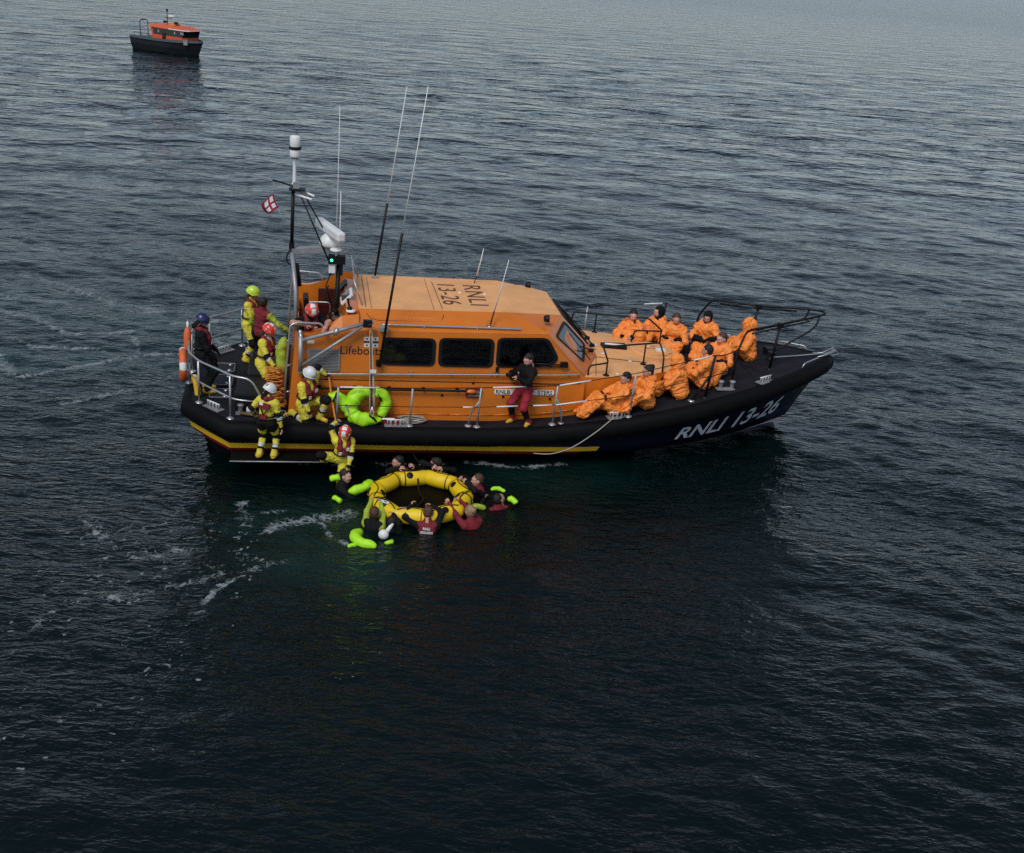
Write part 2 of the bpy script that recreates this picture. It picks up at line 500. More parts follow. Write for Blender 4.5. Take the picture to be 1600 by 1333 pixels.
    for k in range(260):
        t = rs_.random(); cx = -7.4 + 3.6 * rs_.random() ** .8; cy = 10.2 + 6.2 * rs_.random() ** .75; an = rs_.normal(.3, .7); L = rs_.uniform(.02, .12)
        stroke([(cx, cy), (cx + L * math.cos(an), cy + L * math.sin(an))], rs_.uniform(.016, .030), rs_.uniform(.55, 1.0), foam)
    # along the hull side
    stroke([(-0.9, 19.55), (0.2, 19.45), (1.0, 19.75)], 0.13, 0.66, foam)
    stroke([(-2.6, 19.2), (-1.2, 19.45)], 0.12, 0.45, foam)
    stroke([(-4.4, 18.95), (-3.0, 19.05)], 0.06, 0.5, foam)
    # old wake astern
    for pts, wd, am in (([(-11.5, 21.8), (-10.4, 22.6), (-9.4, 23.5), (-8.4, 24.3), (-7.6, 24.5)], .16, .56), ([(-9.3, 25.4), (-8.8, 24.2), (-8.9, 23.3)], .16, .50), ([(-13.5, 26.6), (-12.2, 26.2), (-10.8, 25.2), (-9.4, 25.7)], .22, .5),
                        ([(-7.4, 25.5), (-6.6, 24.5), (-6.2, 23.4)], .12, .58), ([(-8.6, 26.4), (-7.3, 27.2), (-6.0, 26.4)], .22, .56), ([(-14, 30), (-11, 28), (-8.5, 27.2)], .4, .44), ([(-13.2, 24.3), (-11.8, 23.6), (-10.8, 22.2)], .25, .48), ([(-5.6, 26.0), (-4.2, 25.6)], .3, .5)):
        stroke(pts, wd * .9, am + .14, foam)
    for pts, wd, am in (([(-9.2, 21.0), (-8.0, 22.2), (-7.4, 23.4)], .14, .5), ([(-12.4, 24.9), (-11.2, 24.2), (-9.9, 24.4), (-9.0, 23.8)], .14, .55), ([(-10.9, 27.9), (-9.9, 27.1), (-8.9, 27.4)], .22, .52), ([(-14.5, 28.2), (-13.0, 27.4), (-11.9, 27.5)], .25, .5), ([(-7.9, 24.9), (-7.2, 25.8), (-6.4, 25.9)], .12, .6),
                        ([(-7.6, 13.6), (-6.6, 13.2), (-5.9, 13.5)], .3, .32), ([(-7.2, 16.6), (-6.4, 15.6), (-5.9, 15.2), (-5.0, 15.4)], .3, .44), ([(-5.4, 15.6), (-4.6, 15.1), (-4.0, 15.4)], .25, .46), ([(-4.6, 17.2), (-4.2, 16.2)], .2, .45), ([(-6.6, 12.4), (-6.0, 11.6)], .3, .28)):
        stroke(pts, wd, am + (.10 if pts[0][1] > 20 else 0), foam)
    stroke([(-3.2, 16.6), (-3.0, 15.6), (-2.4, 15.3)], 0.85, 1.0, aer)
    stroke([(-4.2, 16.6), (-3.2, 17.0)], 0.7, 0.7, aer)
    stroke([(-14, 27.5), (-9, 26.5), (-6.5, 25.5)], 1.9, 0.8, aer)
    stroke([(0, 19.0), (1.6, 19.3)], 0.8, 0.6, aer)
    stroke([(-12.5, 23.0), (-8.5, 24.0)], 1.3, 0.8, aer)
    me = bpy.data.meshes.new('sea')
    nv = ny * na
    idx = np.arange(nv).reshape(ny, na)
    q = np.stack([idx[:-1, :-1], idx[:-1, 1:], idx[1:, 1:], idx[1:, :-1]], -1).reshape(-1, 4)
    me.vertices.add(nv); me.vertices.foreach_set('co', co.astype(np.float32).ravel())
    me.loops.add(q.size); me.loops.foreach_set('vertex_index', q.astype(np.int32).ravel())
    me.polygons.add(len(q)); me.polygons.foreach_set('loop_start', (np.arange(len(q)) * 4).astype(np.int32))
    me.polygons.foreach_set('use_smooth', np.ones(len(q), bool))
    for nm, arr in (('foam', foam), ('aerated', aer)):
        at = me.attributes.new(nm, 'FLOAT', 'POINT'); at.data.foreach_set('value', arr.astype(np.float32).ravel())
    me.update(calc_edges=True)
    o = bpy.data.objects.new('sea', me); COL.objects.link(o)
    o['kind'] = 'structure'; o['label'] = 'dark rippled sea water with streaks of foam'
    # material
    m = bpy.data.materials.new('sea water'); m.use_nodes = True
    n, l = m.node_tree.nodes, m.node_tree.links
    b = n['Principled BSDF']
    b.inputs['IOR'].default_value = 1.333
    b.inputs['Specular IOR Level'].default_value = 0.5
    geo = n.new('ShaderNodeNewGeometry')
    def noise(scale, detail, rough=0.55, stretch=(1, 1, 1), rot=0.0):
        mp = n.new('ShaderNodeMapping'); mp.inputs['Scale'].default_value = stretch; mp.inputs['Rotation'].default_value = (0, 0, rot)
        l.new(geo.outputs['Position'], mp.inputs['Vector'])
        t = n.new('ShaderNodeTexNoise'); t.inputs['Scale'].default_value = scale; t.inputs['Detail'].default_value = detail; t.inputs['Roughness'].default_value = rough
        l.new(mp.outputs[0], t.inputs['Vector']); return t
    def math_(op, a, bb, clamp=False):
        t = n.new('ShaderNodeMath'); t.operation = op; t.use_clamp = clamp
        for i, x in enumerate((a, bb)):
            if x is None: continue
            if isinstance(x, (int, float)): t.inputs[i].default_value = x
            else: l.new(x, t.inputs[i])
        return t.outputs[0]
    fa = n.new('ShaderNodeAttribute'); fa.attribute_name = 'foam'
    aa = n.new('ShaderNodeAttribute'); aa.attribute_name = 'aerated'
    nf = noise(7.0, 4, 0.66); nf2 = noise(1.6, 3, 0.6); nf3 = noise(30, 2, 0.6)
    # foam breaks up into lacy threads: thin where sparse, closing up where dense
    wv = n.new('ShaderNodeTexNoise'); wv.inputs['Scale'].default_value = 2.2; wv.inputs['Detail'].default_value = 3; l.new(geo.outputs['Position'], wv.inputs['Vector'])
    sub = n.new('ShaderNodeVectorMath'); sub.operation = 'SUBTRACT'; l.new(wv.outputs['Color'], sub.inputs[0]); sub.inputs[1].default_value = (.5, .5, .5)
    sc_ = n.new('ShaderNodeVectorMath'); sc_.operation = 'SCALE'; sc_.inputs['Scale'].default_value = 0.5; l.new(sub.outputs[0], sc_.inputs[0])
    ad = n.new('ShaderNodeVectorMath'); ad.operation = 'ADD'; l.new(geo.outputs['Position'], ad.inputs[0]); l.new(sc_.outputs[0], ad.inputs[1])
    def lace(scale):
        vo = n.new('ShaderNodeTexVoronoi'); vo.feature = 'DISTANCE_TO_EDGE'; vo.inputs['Scale'].default_value = scale; l.new(ad.outputs[0], vo.inputs['Vector'])
        return math_('SUBTRACT', 1.0, math_('MULTIPLY', vo.outputs['Distance'], 3.4), True)
    lc = math_('MAXIMUM', lace(3.6), math_('MULTIPLY', lace(9.0), 0.92))
    s1 = math_('MULTIPLY', math_('SUBTRACT', nf.outputs['Fac'], 0.5), 0.9)
    s2 = math_('MULTIPLY', math_('SUBTRACT', nf2.outputs['Fac'], 0.5), 1.0)
    s3 = math_('MULTIPLY', math_('SUBTRACT', nf3.outputs['Fac'], 0.5), 0.7)
    tot = math_('ADD', math_('ADD', s1, s2), math_('ADD', math_('ADD', s3, math_('MULTIPLY', lc, 0.55)), fa.outputs['Fac']))
    mr = n.new('ShaderNodeMapRange'); mr.inputs['From Min'].default_value = 0.90; mr.inputs['From Max'].default_value = 1.22
    l.new(tot, mr.inputs['Value'])
    gate = n.new('ShaderNodeMapRange'); gate.inputs['From Min'].default_value = 0.05; gate.inputs['From Max'].default_value = 0.22
    l.new(fa.outputs['Fac'], gate.inputs['Value'])
    fm = math_('MULTIPLY', math_('MULTIPLY', mr.outputs[0], gate.outputs[0], True), 0.85)
    mixa = n.new('ShaderNodeMixRGB'); mixa.inputs['Color1'].default_value = (0.0003, 0.0040, 0.0040, 1); mixa.inputs['Color2'].default_value = (0.007, 0.036, 0.032, 1)
    na_ = noise(0.9, 3, 0.6)
    l.new(math_('MULTIPLY', aa.outputs['Fac'], na_.outputs['Fac'], True), mixa.inputs['Fac'])
    mixf = n.new('ShaderNodeMixRGB'); mixf.inputs['Color2'].default_value = (0.27, 0.30, 0.31, 1)
    l.new(fm, mixf.inputs['Fac']); l.new(mixa.outputs[0], mixf.inputs['Color1'])
    l.new(mixf.outputs[0], b.inputs['Base Color'])
    rr = n.new('ShaderNodeMapRange'); rr.inputs['To Min'].default_value = 0.045; rr.inputs['To Max'].default_value = 0.8
    l.new(fm, rr.inputs['Value'])
    # far off, the waves too small to resolve spread the reflection
    cdr = n.new('ShaderNodeVectorMath'); cdr.operation = 'LENGTH'; l.new(geo.outputs['Position'], cdr.inputs[0])
    fr_ = n.new('ShaderNodeMapRange'); fr_.inputs['From Min'].default_value = 35; fr_.inputs['From Max'].default_value = 300; fr_.inputs['To Max'].default_value = 0.125; l.new(cdr.outputs['Value'], fr_.inputs['Value'])
    l.new(math_('ADD', rr.outputs[0], fr_.outputs[0], True), b.inputs['Roughness'])
    # fine ripples; beyond the finely divided part the larger waves too
    cd = n.new('ShaderNodeVectorMath'); cd.operation = 'LENGTH'; l.new(geo.outputs['Position'], cd.inputs[0])
    far = n.new('ShaderNodeMapRange'); far.inputs['From Min'].default_value = 28; far.inputs['From Max'].default_value = 75
    l.new(cd.outputs['Value'], far.inputs['Value'])
    def ridged(t):
        return math_('POWER', math_('SUBTRACT', 1.0, math_('ABSOLUTE', math_('MULTIPLY', math_('SUBTRACT', t.outputs['Fac'], 0.5), 3.2), None), True), 1.6)
    r1 = ridged(noise(2.6, 4, 0.55, (0.50, 1.25, 1), 0.2)); r3 = ridged(noise(6.5, 3, 0.5, (0.55, 1.2, 1), 0.3)); r2 = noise(0.30, 4, 0.6, (0.75, 1.25, 1), 0.2)
    near = n.new('ShaderNodeMapRange'); near.inputs['From Min'].default_value = 20; near.inputs['From Max'].default_value = 60; near.inputs['To Min'].default_value = 1.0; near.inputs['To Max'].default_value = 0.25
    l.new(cd.outputs['Value'], near.inputs['Value'])
    bp = n.new('ShaderNodeBump'); bp.inputs['Distance'].default_value = 0.040
    gust = noise(0.16, 3, 0.6, (0.6, 1.3, 1), 0.3)
    gm = n.new('ShaderNodeMapRange'); gm.inputs['From Min'].default_value = 0.3; gm.inputs['From Max'].default_value = 0.7; gm.inputs['To Min'].default_value = 0.25; gm.inputs['To Max'].default_value = 0.78
    l.new(gust.outputs['Fac'], gm.inputs['Value'])
    l.new(math_('MULTIPLY', near.outputs[0], gm.outputs[0]), bp.inputs['Strength']); l.new(math_('ADD', r1, math_('MULTIPLY', r3, 0.42)), bp.inputs['Height'])
    bp2 = n.new('ShaderNodeBump'); bp2.inputs['Distance'].default_value = 1.0
    l.new(math_('MULTIPLY', far.outputs[0], 0.85), bp2.inputs['Strength']); l.new(r2.outputs['Fac'], bp2.inputs['Height'])
    l.new(bp.outputs[0], bp2.inputs['Normal']); l.new(bp2.outputs[0], b.inputs['Normal'])
    me.materials.append(m)
    return o, X, Y, Z
sea, _SX, _SY, _SZ = make_sea()

# ------------------------------------------------------------------ the lifeboat: X forward, Y to port, Z up, from the waterline amidships
def boat_rot():
    y, t, h = 0.19319, -0.02584, 0.00884
    return Matrix.Rotation(y, 4, 'Z') @ Matrix.Rotation(-t, 4, 'Y') @ Matrix.Rotation(h, 4, 'X')
BM = Matrix.Translation((0.137, 21.60, 0.0)) @ boat_rot()
def to_world(p):
    return V(BM @ Vector(tuple(p)))
def to_boat(p):
    return V(BM.inverted() @ Vector(tuple(p)))

lifeboat = empty('lifeboat')
lifeboat.matrix_world = BM
tag(lifeboat, 'large orange and black lifeboat with raised bow, cabin windows, radar mast and deck rails', 'lifeboat')

_ZX = [-6.9, -5, -3, -1, 0, 1.5, 2.6, 3.7, 4.83, 5.73, 6.9]
_ZZ = [.88, .84, .80, .80, .85, 1.03, 1.22, 1.42, 1.60, 1.69, 1.74]
def zd(x): return float(np.interp(x, _ZX, _ZZ))
def level(B, Xe, n, X0, zf, ns=40, ster=-6.62, ch=1.15, chx=-5.8, inset=0.0):
    """a plan curve from the middle of the transom round the chamfer to the stem, starboard side (Y<0)"""
    P = [(ster + inset, 0.0), (ster + inset, -ch * 0.5), (ster + inset, -ch + inset)]
    P += [((ster + chx) / 2 + inset * .5, -(ch + B) / 2), (chx, -B)]
    for t in np.linspace(0, 1, ns)[1:]:
        x = chx + (Xe - chx) * t
        u = max(0.0, (x - X0) / (Xe - X0))
        P.append((x, -B * (1 - u ** n) if t < 1 else 0.0))
    return [V(x, y, zf(x)) for x, y in P]
def bow(x): return max(0.0, (x - 0.5) / 5.5) ** 2
LV = [
    level(0.9, 4.6, 1.6, -2, lambda x: -0.75, inset=.5),
    level(1.45, 5.3, 1.6, -1, lambda x: -0.25, inset=.35),
    level(1.64, 5.70, 2.15, -1, lambda x: 0.06 + 0.10 * bow(x), inset=.25),
    level(1.70, 5.78, 2.2, -1, lambda x: 0.14 + 0.12 * bow(x), inset=.23),
    level(2.00, 5.95, 2.35, -.6, lambda x: 0.235 + 0.12 * bow(x), inset=.1),
    level(2.07, 6.02, 2.45, -.4, lambda x: 0.325 + 0.16 * bow(x), inset=.05),
    level(2.10, 6.10, 2.6, -.3, lambda x: 0.435 + 0.20 * bow(x), inset=.03),
    level(2.11, 6.52, 3.0, 0, lambda x: zd(x) - 0.33, inset=.02),
    level(2.12, 6.72, 3.1, 0, lambda x: zd(x) - 0.02),
]
NLV = len(LV[0])
def lv_mats(i, x):
    if i <= 1: return M_RUB
    if i == 2: return M_WLET if 2.1 < x < 5.7 else M_RUB
    if i == 3: return M_NAVY
    if i == 4: return M_RED if x < 0.9 else M_NAVY
    if i == 5: return M_YEL if x < 1.3 else M_NAVY
    return M_NAVY
hull = MB()
for sgn in (1, -1):
    for i in range(len(LV) - 1):
        A, B = LV[i], LV[i + 1]
        for j in range(NLV - 1):
            q = [A[j], A[j + 1], B[j + 1], B[j]]
            if sgn < 0: q = [p * V(1, -1, 1) for p in q][::-1]
            hull.add(q, [(0, 1, 2, 3)], lv_mats(i, (A[j][0] + A[j + 1][0]) / 2), False)
hull.build('hull', M_NAVY, lifeboat)
# a blue band under the fender at the bow
def hull_side(x, v, off=0.0):
    """point on the starboard bow side; v from the chine (0) to the fender (1)"""
    A, B = LV[6], LV[7]
    def at(Lc, x):
        xs = [p[0] for p in Lc[4:]]; ys = [p[1] for p in Lc[4:]]; zs = [p[2] for p in Lc[4:]]
        return V(x, np.interp(x, xs, ys), np.interp(x, xs, zs))
    # follow the rake of the stem
    xa = min(x, 6.05); xb = min(x, 6.5)
    a, b = at(A, xa), at(B, xb)
    e = 0.05
    n = np.cross(at(A, xa + e) - at(A, xa - e), b - a); n = unit(n)
    if n[1] > 0: n = -n
    return a + (b - a) * v + n * off
for k, (v0, v1) in enumerate(((0.86, 0.97), (0.02, 0.12))):
    pts = np.linspace(2.4 if k == 0 else 4.9, 5.9, 24); bb = MB()
    for a, b in zip(pts[:-1], pts[1:]):
        bb.add([hull_side(a, v0, .006), hull_side(b, v0, .006), hull_side(b, v1, .006), hull_side(a, v1, .006)], [(0, 1, 2, 3)], M_NAVY2)
    bb.build('bow_band', M_NAVY2, lifeboat)
def hull_text(x0):
    def fn(x, y): return hull_side(x0 + x, 0.10 + y, 0.012)
    return fn
text_on('bow_lettering', 'RNLI', 0.56, hull_text(2.80), M_WLET, lifeboat, shear=0.32, bold=0.02, width=1.18)
text_on('bow_number', '13-26', 0.56, hull_text(4.16), M_WLET, lifeboat, shear=0.32, bold=0.02, width=1.30)

# fender: a thick rubber belt round the gunwale
fe = MB()
prof = [(-.03, -.36), (.06, -.34), (.12, -.28), (.145, -.2), (.13, -.09), (.09, -.02), (.02, .012), (-.05, .012)]
edge = level(2.12, 6.68, 3.1, 0, zd, ns=64)
loop = edge[1:] + [p * V(1, -1, 1) for p in edge[1:-1]][::-1] + [edge[0]]
loop = [p for p in loop]
K = len(loop)
P = []
for i in range(K):
    t = unit((loop[(i + 1) % K] - loop[i - 1]) * V(1, 1, 0)); nrm = V(t[1], -t[0], 0)
    for (d, h) in prof: P.append(loop[i] + nrm * d + V(0, 0, h))
F = []
n_ = len(prof)
for i in range(K):
    for j in range(n_ - 1):
        F.append((i * n_ + j, ((i + 1) % K) * n_ + j, ((i + 1) % K) * n_ + j + 1, i * n_ + j + 1))
fe.add(P, F, M_RUB, True)
fe.build('fender', M_RUB, lifeboat)

# deck
dk = MB()
din = level(2.08, 6.62, 3.1, 0, zd, ns=50, ster=-6.58)
for a, b in zip(din[:-1], din[1:]):
    dk.add([a, b, b * V(1, -1, 1), a * V(1, -1, 1)], [(0, 1, 2, 3)], M_DECK)
dk.build('deck', M_DECK, lifeboat)

# low step just above the water on the starboard side
st = MB()
st.box((-4.90, -2.28, .245), (1.75, .40, .03), M_RUB); st.tube([(-5.78, -2.49, .25), (-4.02, -2.49, .25)], .013, 6, M_ALU)
st.build('boarding_step', M_DECKP, lifeboat)

# ---------------------------------------------------------------- superstructure
def side_y(z): return -1.60 - (2.5 - z) * 0.075
def sy(x, z): return side_y(z) + (0.0 if x < .3 else 0.10 * (x - .3))
sup = MB()
def both(poly, m):
    sup.add(poly, [tuple(range(len(poly)))], m)
    q = [V(p) * V(1, -1, 1) for p in poly][::-1]
    sup.add(q, [tuple(range(len(q)))], m)
def mid(poly, m): sup.add(poly, [tuple(range(len(poly)))], m)
# roof edges
RE = [(-3.5, -1.12, 2.78), (-.55, -1.06, 2.79), (.46, -.76, 2.68)]
CR = [(-3.5, -1.60, 2.51), (-.55, -1.60, 2.545), (.07, -1.60, 2.555)]
S2 = (.88, -1.50, 1.68); W1 = (1.37, -.42, 1.76)
both([RE[0], CR[0], CR[1], RE[1]], M_ORANGE)
both([RE[1], CR[1], CR[2], RE[2]], M_ORANGE)
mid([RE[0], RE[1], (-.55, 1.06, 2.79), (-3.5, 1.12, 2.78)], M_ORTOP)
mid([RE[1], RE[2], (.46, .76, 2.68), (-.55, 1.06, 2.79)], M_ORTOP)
both([RE[2], CR[2], S2, W1], M_ORANGE)                                   # windscreen quarter
mid([RE[2], W1, (1.37, .42, 1.76), (.46, .76, 2.68)], M_ORANGE)          # windscreen centre
# side wall, aft edge raked, coaming profile over the cockpit
def wall(x, z): return (x, sy(x, z), z)
both([wall(-4.77, .80), wall(-3.5, .79), wall(-3.5, 2.51), wall(-3.80, 2.51), wall(-4.10, 2.47), wall(-4.40, 2.41), wall(-4.64, 2.41)], M_ORANGE)
# wall with real window openings, section by section
def cz(x): return 2.51 + (x + 3.5) / 2.95 * .035 if x < -.55 else 2.545 + (x + .55) / .62 * .01
SEC = [([(-3.5, .79), (-2.04, .79), (-2.04, cz(-2.04)), (-3.5, cz(-3.5))], [(-3.03, 1.90), (-2.12, 1.90), (-2.12, 2.375), (-3.03, 2.37)]),
       ([(-2.04, .79), (-.94, .80), (-.94, cz(-.94)), (-2.04, cz(-2.04))], [(-1.965, 1.90), (-1.015, 1.905), (-1.015, 2.405), (-1.965, 2.39)]),
       ([(-.94, .80), (.88, .93), (.88, 1.68), (.07, 2.555), (-.94, cz(-.94))], [(-.875, 1.915), (.115, 1.945), (.27, 2.08), (.05, 2.455), (-.875, 2.425)])]
for o_, i_ in SEC:
    for k in range(len(o_)):
        k2 = (k + 1) % len(o_)
        both([wall(*o_[k]), wall(*o_[k2]), wall(*i_[k2]), wall(*i_[k])], M_ORANGE)
# upper coaming slope beside the cockpit
both([(-3.5, -1.12, 2.78), (-3.5, -1.36, 2.75), (-3.82, -1.40, 2.72), (-3.80, -1.601, 2.51), (-3.5, -1.60, 2.51)], M_ORANGE)
both([(-3.82, -1.40, 2.72), (-4.10, -1.46, 2.52), (-4.10, -1.603, 2.47), (-3.80, -1.601, 2.51)], M_ORANGE)
both([(-4.10, -1.46, 2.52), (-4.40, -1.46, 2.42), (-4.64, -1.46, 2.42), (-4.64, -1.607, 2.41), (-4.40, -1.607, 2.41), (-4.10, -1.603, 2.47)], M_ORANGE)
# inner faces of the cockpit
FZ = 1.72
both([(-4.64, -1.46, 2.42), (-4.40, -1.46, 2.42), (-4.10, -1.46, 2.52), (-3.82, -1.40, 2.72), (-3.5, -1.36, 2.75), (-3.5, -1.40, FZ), (-4.66, -1.46, FZ)], M_ORANGE)
mid([(-3.5, -1.36, 2.75), (-3.5, -1.12, 2.78), (-3.5, 1.12, 2.78), (-3.5, 1.36, 2.75), (-3.5, 1.40, FZ), (-3.5, -1.40, FZ)], M_ORANGE)
mid([(-4.66, -1.46, FZ), (-3.5, -1.46, FZ), (-3.5, 1.46, FZ), (-4.66, 1.46, FZ)], M_DECKP)
# aft bulkhead
mid([(-4.77, -1.735, .80), (-4.66, -1.607, 2.12), (-4.66, 1.607, 2.12), (-4.77, 1.735, .80)], M_ORANGE)
mid([(-4.66, -1.607, 2.12), (-4.60, -1.607, 2.12), (-4.60, 1.607, 2.12), (-4.66, 1.607, 2.12)], M_ORANGE)
both([(-4.66, -1.607, 2.12), (-4.64, -1.607, 2.41), (-4.64, -1.46, 2.42), (-4.66, -1.46, 2.12)], M_ORANGE)
superstructure = sup.build('superstructure', M_ORANGE, lifeboat)
# what stands inside behind the glass
b = MB(); b.box((-1.5, 0, 1.20), (3.9, 3.1, .04), M_LINER); b.box((-1.5, 1.55, 1.52), (3.8, .03, .62), M_LINER); b.box((-3.47, 0, 1.9), (.03, 2.9, 1.4), M_LINER); b.build('cabin_floor', M_LINER, lifeboat)
b = MB(); b.box((.45, 0, 1.62), (.7, 2.6, .5), M_LINER, rot=(0, .3, 0)); b.box((-.05, -.6, 1.98), (.05, .5, .32), M_GRILL, rot=(0, .2, 0)); b.build('dashboard', M_LINER, lifeboat)
for (x, y) in ((-.7, -.85), (-.7, .85), (-1.75, -.85), (-1.75, .85), (-2.75, -.85), (-2.75, .85)):
    b = MB(); b.box((x, y, 1.55), (.48, .5, .16), M_SEATC); b.box((x - .24, y, 1.92), (.12, .48, .7), M_SEATC, rot=(0, -.12, 0)); b.box((x - .30, y, 2.34), (.11, .28, .18), M_SEATC); b.box((x, y, 1.35), (.2, .2, .28), M_LINER); b.build('cabin_seat', M_SEATC, lifeboat, bevel=.03)
b = MB(); b.ell((-2.92, -1.22, 1.93), (.17, .14, .20), M_SUITY, 12, 8); b.ell((-2.72, -1.2, 1.86), (.16, .10, .10), M_SUITY, 10, 6); b.build('stowed_jacket', M_SUITY, lifeboat)
b = MB(); b.box((-2.45, -1.05, 2.08), (.34, .06, .22), M_GRILL, rot=(0, .1, .3)); b.build('cabin_monitor', M_GRILL, lifeboat)

# trunk cabin on the foredeck
TR = [(.80, -1.50, 1.665), (1.30, -1.44, 1.655), (2.0, -1.30, 1.64), (2.7, -.98, 1.63), (3.1, -.55, 1.625), (3.2, 0, 1.62)]
tr = MB()
top = [V(p) for p in TR] + [V(p) * V(1, -1, 1) for p in TR[:-1]][::-1]
ctr = [(.8, 0, 1.80), (1.37, 0, 1.765), (2.0, 0, 1.73), (2.7, 0, 1.69), (3.0, 0, 1.65)]
mids = [(x, y * .72, z + .055) for x, y, z in TR[:-1]]
for k in range(5):
    a, b = V(TR[k]), V(TR[k + 1])
    for sg in (1, -1):
        s_ = V(1, sg, 1)
        c0 = V(a[0], 0, np.interp(a[0], [c[0] for c in ctr], [c[2] for c in ctr])); c1 = V(b[0], 0, np.interp(b[0], [c[0] for c in ctr], [c[2] for c in ctr]))
        ma = a * V(1, .7, 1) + V(0, 0, .035); mb = b * V(1, .7, 1) + V(0, 0, .035 if k < 4 else .01)
        for q in ([a, b, mb, ma], [ma, mb, c1, c0]):
            q = [p * s_ for p in q]
            if sg < 0: q = q[::-1]
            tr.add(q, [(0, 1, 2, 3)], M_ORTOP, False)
        lo_a = V(a[0] + .02, a[1] * 1.04 - .02, zd(a[0]) - .02); lo_b = V(b[0] + .06, b[1] * 1.04 - (.02 if k < 4 else 0), zd(b[0]) - .02)
        q = [p * s_ for p in (lo_a, lo_b, b, a)]
        if sg < 0: q = q[::-1]
        tr.add(q, [(0, 1, 2, 3)], M_ORANGE, False)
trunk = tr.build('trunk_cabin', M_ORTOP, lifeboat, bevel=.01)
def trunk_z(x, y):
    c = np.interp(x, [c[0] for c in ctr], [c[2] for c in ctr]); e = np.interp(x, [p[0] for p in TR], [p[2] for p in TR]); w_ = max(.05, np.interp(x, [p[0] for p in TR], [-p[1] for p in TR]))
    a = min(1, abs(y) / w_)
    return float(c + (e + .035 - c) * a / .7 if a < .7 else e + .035 * (1 - a) / .3)
# round hatch, lid with slats, vent slot, panel seams, small fittings
h = MB(); hc = V(2.72, .05, trunk_z(2.72, .05) + .0)
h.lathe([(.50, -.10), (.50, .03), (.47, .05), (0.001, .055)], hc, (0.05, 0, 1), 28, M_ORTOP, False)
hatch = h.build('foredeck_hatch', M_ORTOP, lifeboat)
for i in range(7):
    b = MB(); yy = -.33 + .11 * i; L = 2 * math.sqrt(.40 ** 2 - yy ** 2)
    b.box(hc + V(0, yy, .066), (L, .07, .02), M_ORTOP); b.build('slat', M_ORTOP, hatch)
b = MB(); b.box(hc + V(.12, -.12, .085), (.2, .16, .03), M_WHITE); b.tube([hc + V(-.2, -.05, .08), hc + V(-.2, -.05, .13), hc + V(.02, -.05, .13), hc + V(.02, -.05, .08)], .012, 6, M_STEEL); b.build('hatch_handle', M_STEEL, hatch)
b = MB(); b.box((1.87, .10, trunk_z(1.87, .1) + .03), (.52, .22, .08), M_BLK); b.tube([(1.66, .04, 1.83), (2.06, .02, 1.815)], .022, 8, M_WHITE)
b.build('vent_slot', M_BLK, lifeboat)
b = MB()
for (x0, y0, x1, y1) in ((1.35, -.5, 1.15, -1.38), (1.35, -.5, 2.4, -.62), (2.3, -.62, 2.25, -1.15)):
    n_ = 8
    for k in range(n_):
        p = V(x0 + (x1 - x0) * k / n_, y0 + (y1 - y0) * k / n_, 0); q = V(x0 + (x1 - x0) * (k + 1) / n_, y0 + (y1 - y0) * (k + 1) / n_, 0)
        p[2] = trunk_z(p[0], p[1]) + .006; q[2] = trunk_z(q[0], q[1]) + .006
        b.tube([p, q], .006, 4, M_SEAM)
b.build('panel_seam', M_SEAM, lifeboat)
for (x, y) in ((1.55, -.3), (1.62, -1.25), (1.5, .2), (2.05, -.6)):
    b = MB(); b.lathe([(.035, 0), (.032, .015), (.001, .018)], (x, y, trunk_z(x, y) + .002), (0, 0, 1), 12, M_WHITE); b.build('deck_filler_cap', M_WHITE, lifeboat)

# roof panel outline and roof lettering
def roof_pt(x, y, o=.004):
    if abs(y) <= 1.1: return V(x, y, 2.78 + .01 * (x + 3.5) / 2.95 + o)
    t = (abs(y) - 1.1) / .5
    return V(x, math.copysign(1.1 + .5 * t, y), 2.78 + .01 * (x + 3.5) / 2.95 - .262 * t + o * 1.5)
b = MB()
out = [(-3.36, 1.05), (-3.36, -1.22), (-3.28, -1.33), (-3.15, -1.37), (-2.05, -1.37), (-1.96, -1.34), (-1.91, -1.22), (-1.95, 1.05)]
out = [roof_pt(x, y) for x, y in out]
fine = []
for a_, b_ in zip(out[:-1], out[1:]):
    for t in np.linspace(0, 1, 10)[:-1]:
        p = a_ + (b_ - a_) * t; fine.append(roof_pt(p[0], p[1]))
b.tube(fine, .007, 4, M_SEAM)
b.tube([roof_pt(-2.08, y) for y in np.linspace(1.0, -1.08, 12)], .004, 4, M_SEAM); b.tube([roof_pt(-3.26, y) for y in np.linspace(1.0, -1.08, 12)], .004, 4, M_SEAM)
b.build('roof_panel_seam', M_SEAM, lifeboat)
for i in range(18):
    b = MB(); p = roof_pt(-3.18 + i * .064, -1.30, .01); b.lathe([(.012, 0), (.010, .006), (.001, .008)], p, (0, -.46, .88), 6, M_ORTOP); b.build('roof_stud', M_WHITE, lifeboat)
def rtext(x0, ytop, k=1.0):
    def fn(x, y): return roof_pt(x0 + y, ytop - x, .006)
    return fn
text_on('roof_lettering', 'RNLI', .36, rtext(-1.33, .62), M_BRLET, lifeboat, bold=.0, width=1.32, space=1.1)
text_on('roof_number', '13-26', .36, rtext(-1.86, .62), M_BRLET, lifeboat, bold=.0, width=1.32, space=1.05)
for (x, y) in ((-1.45, .1), (-.95, .05)):
    b = MB(); b.lathe([(.03, 0), (.028, .02), (.001, .03)], (x, y, 2.782), (0, 0, 1), 10, M_WHITE); b.build('roof_fitting', M_WHITE, lifeboat)

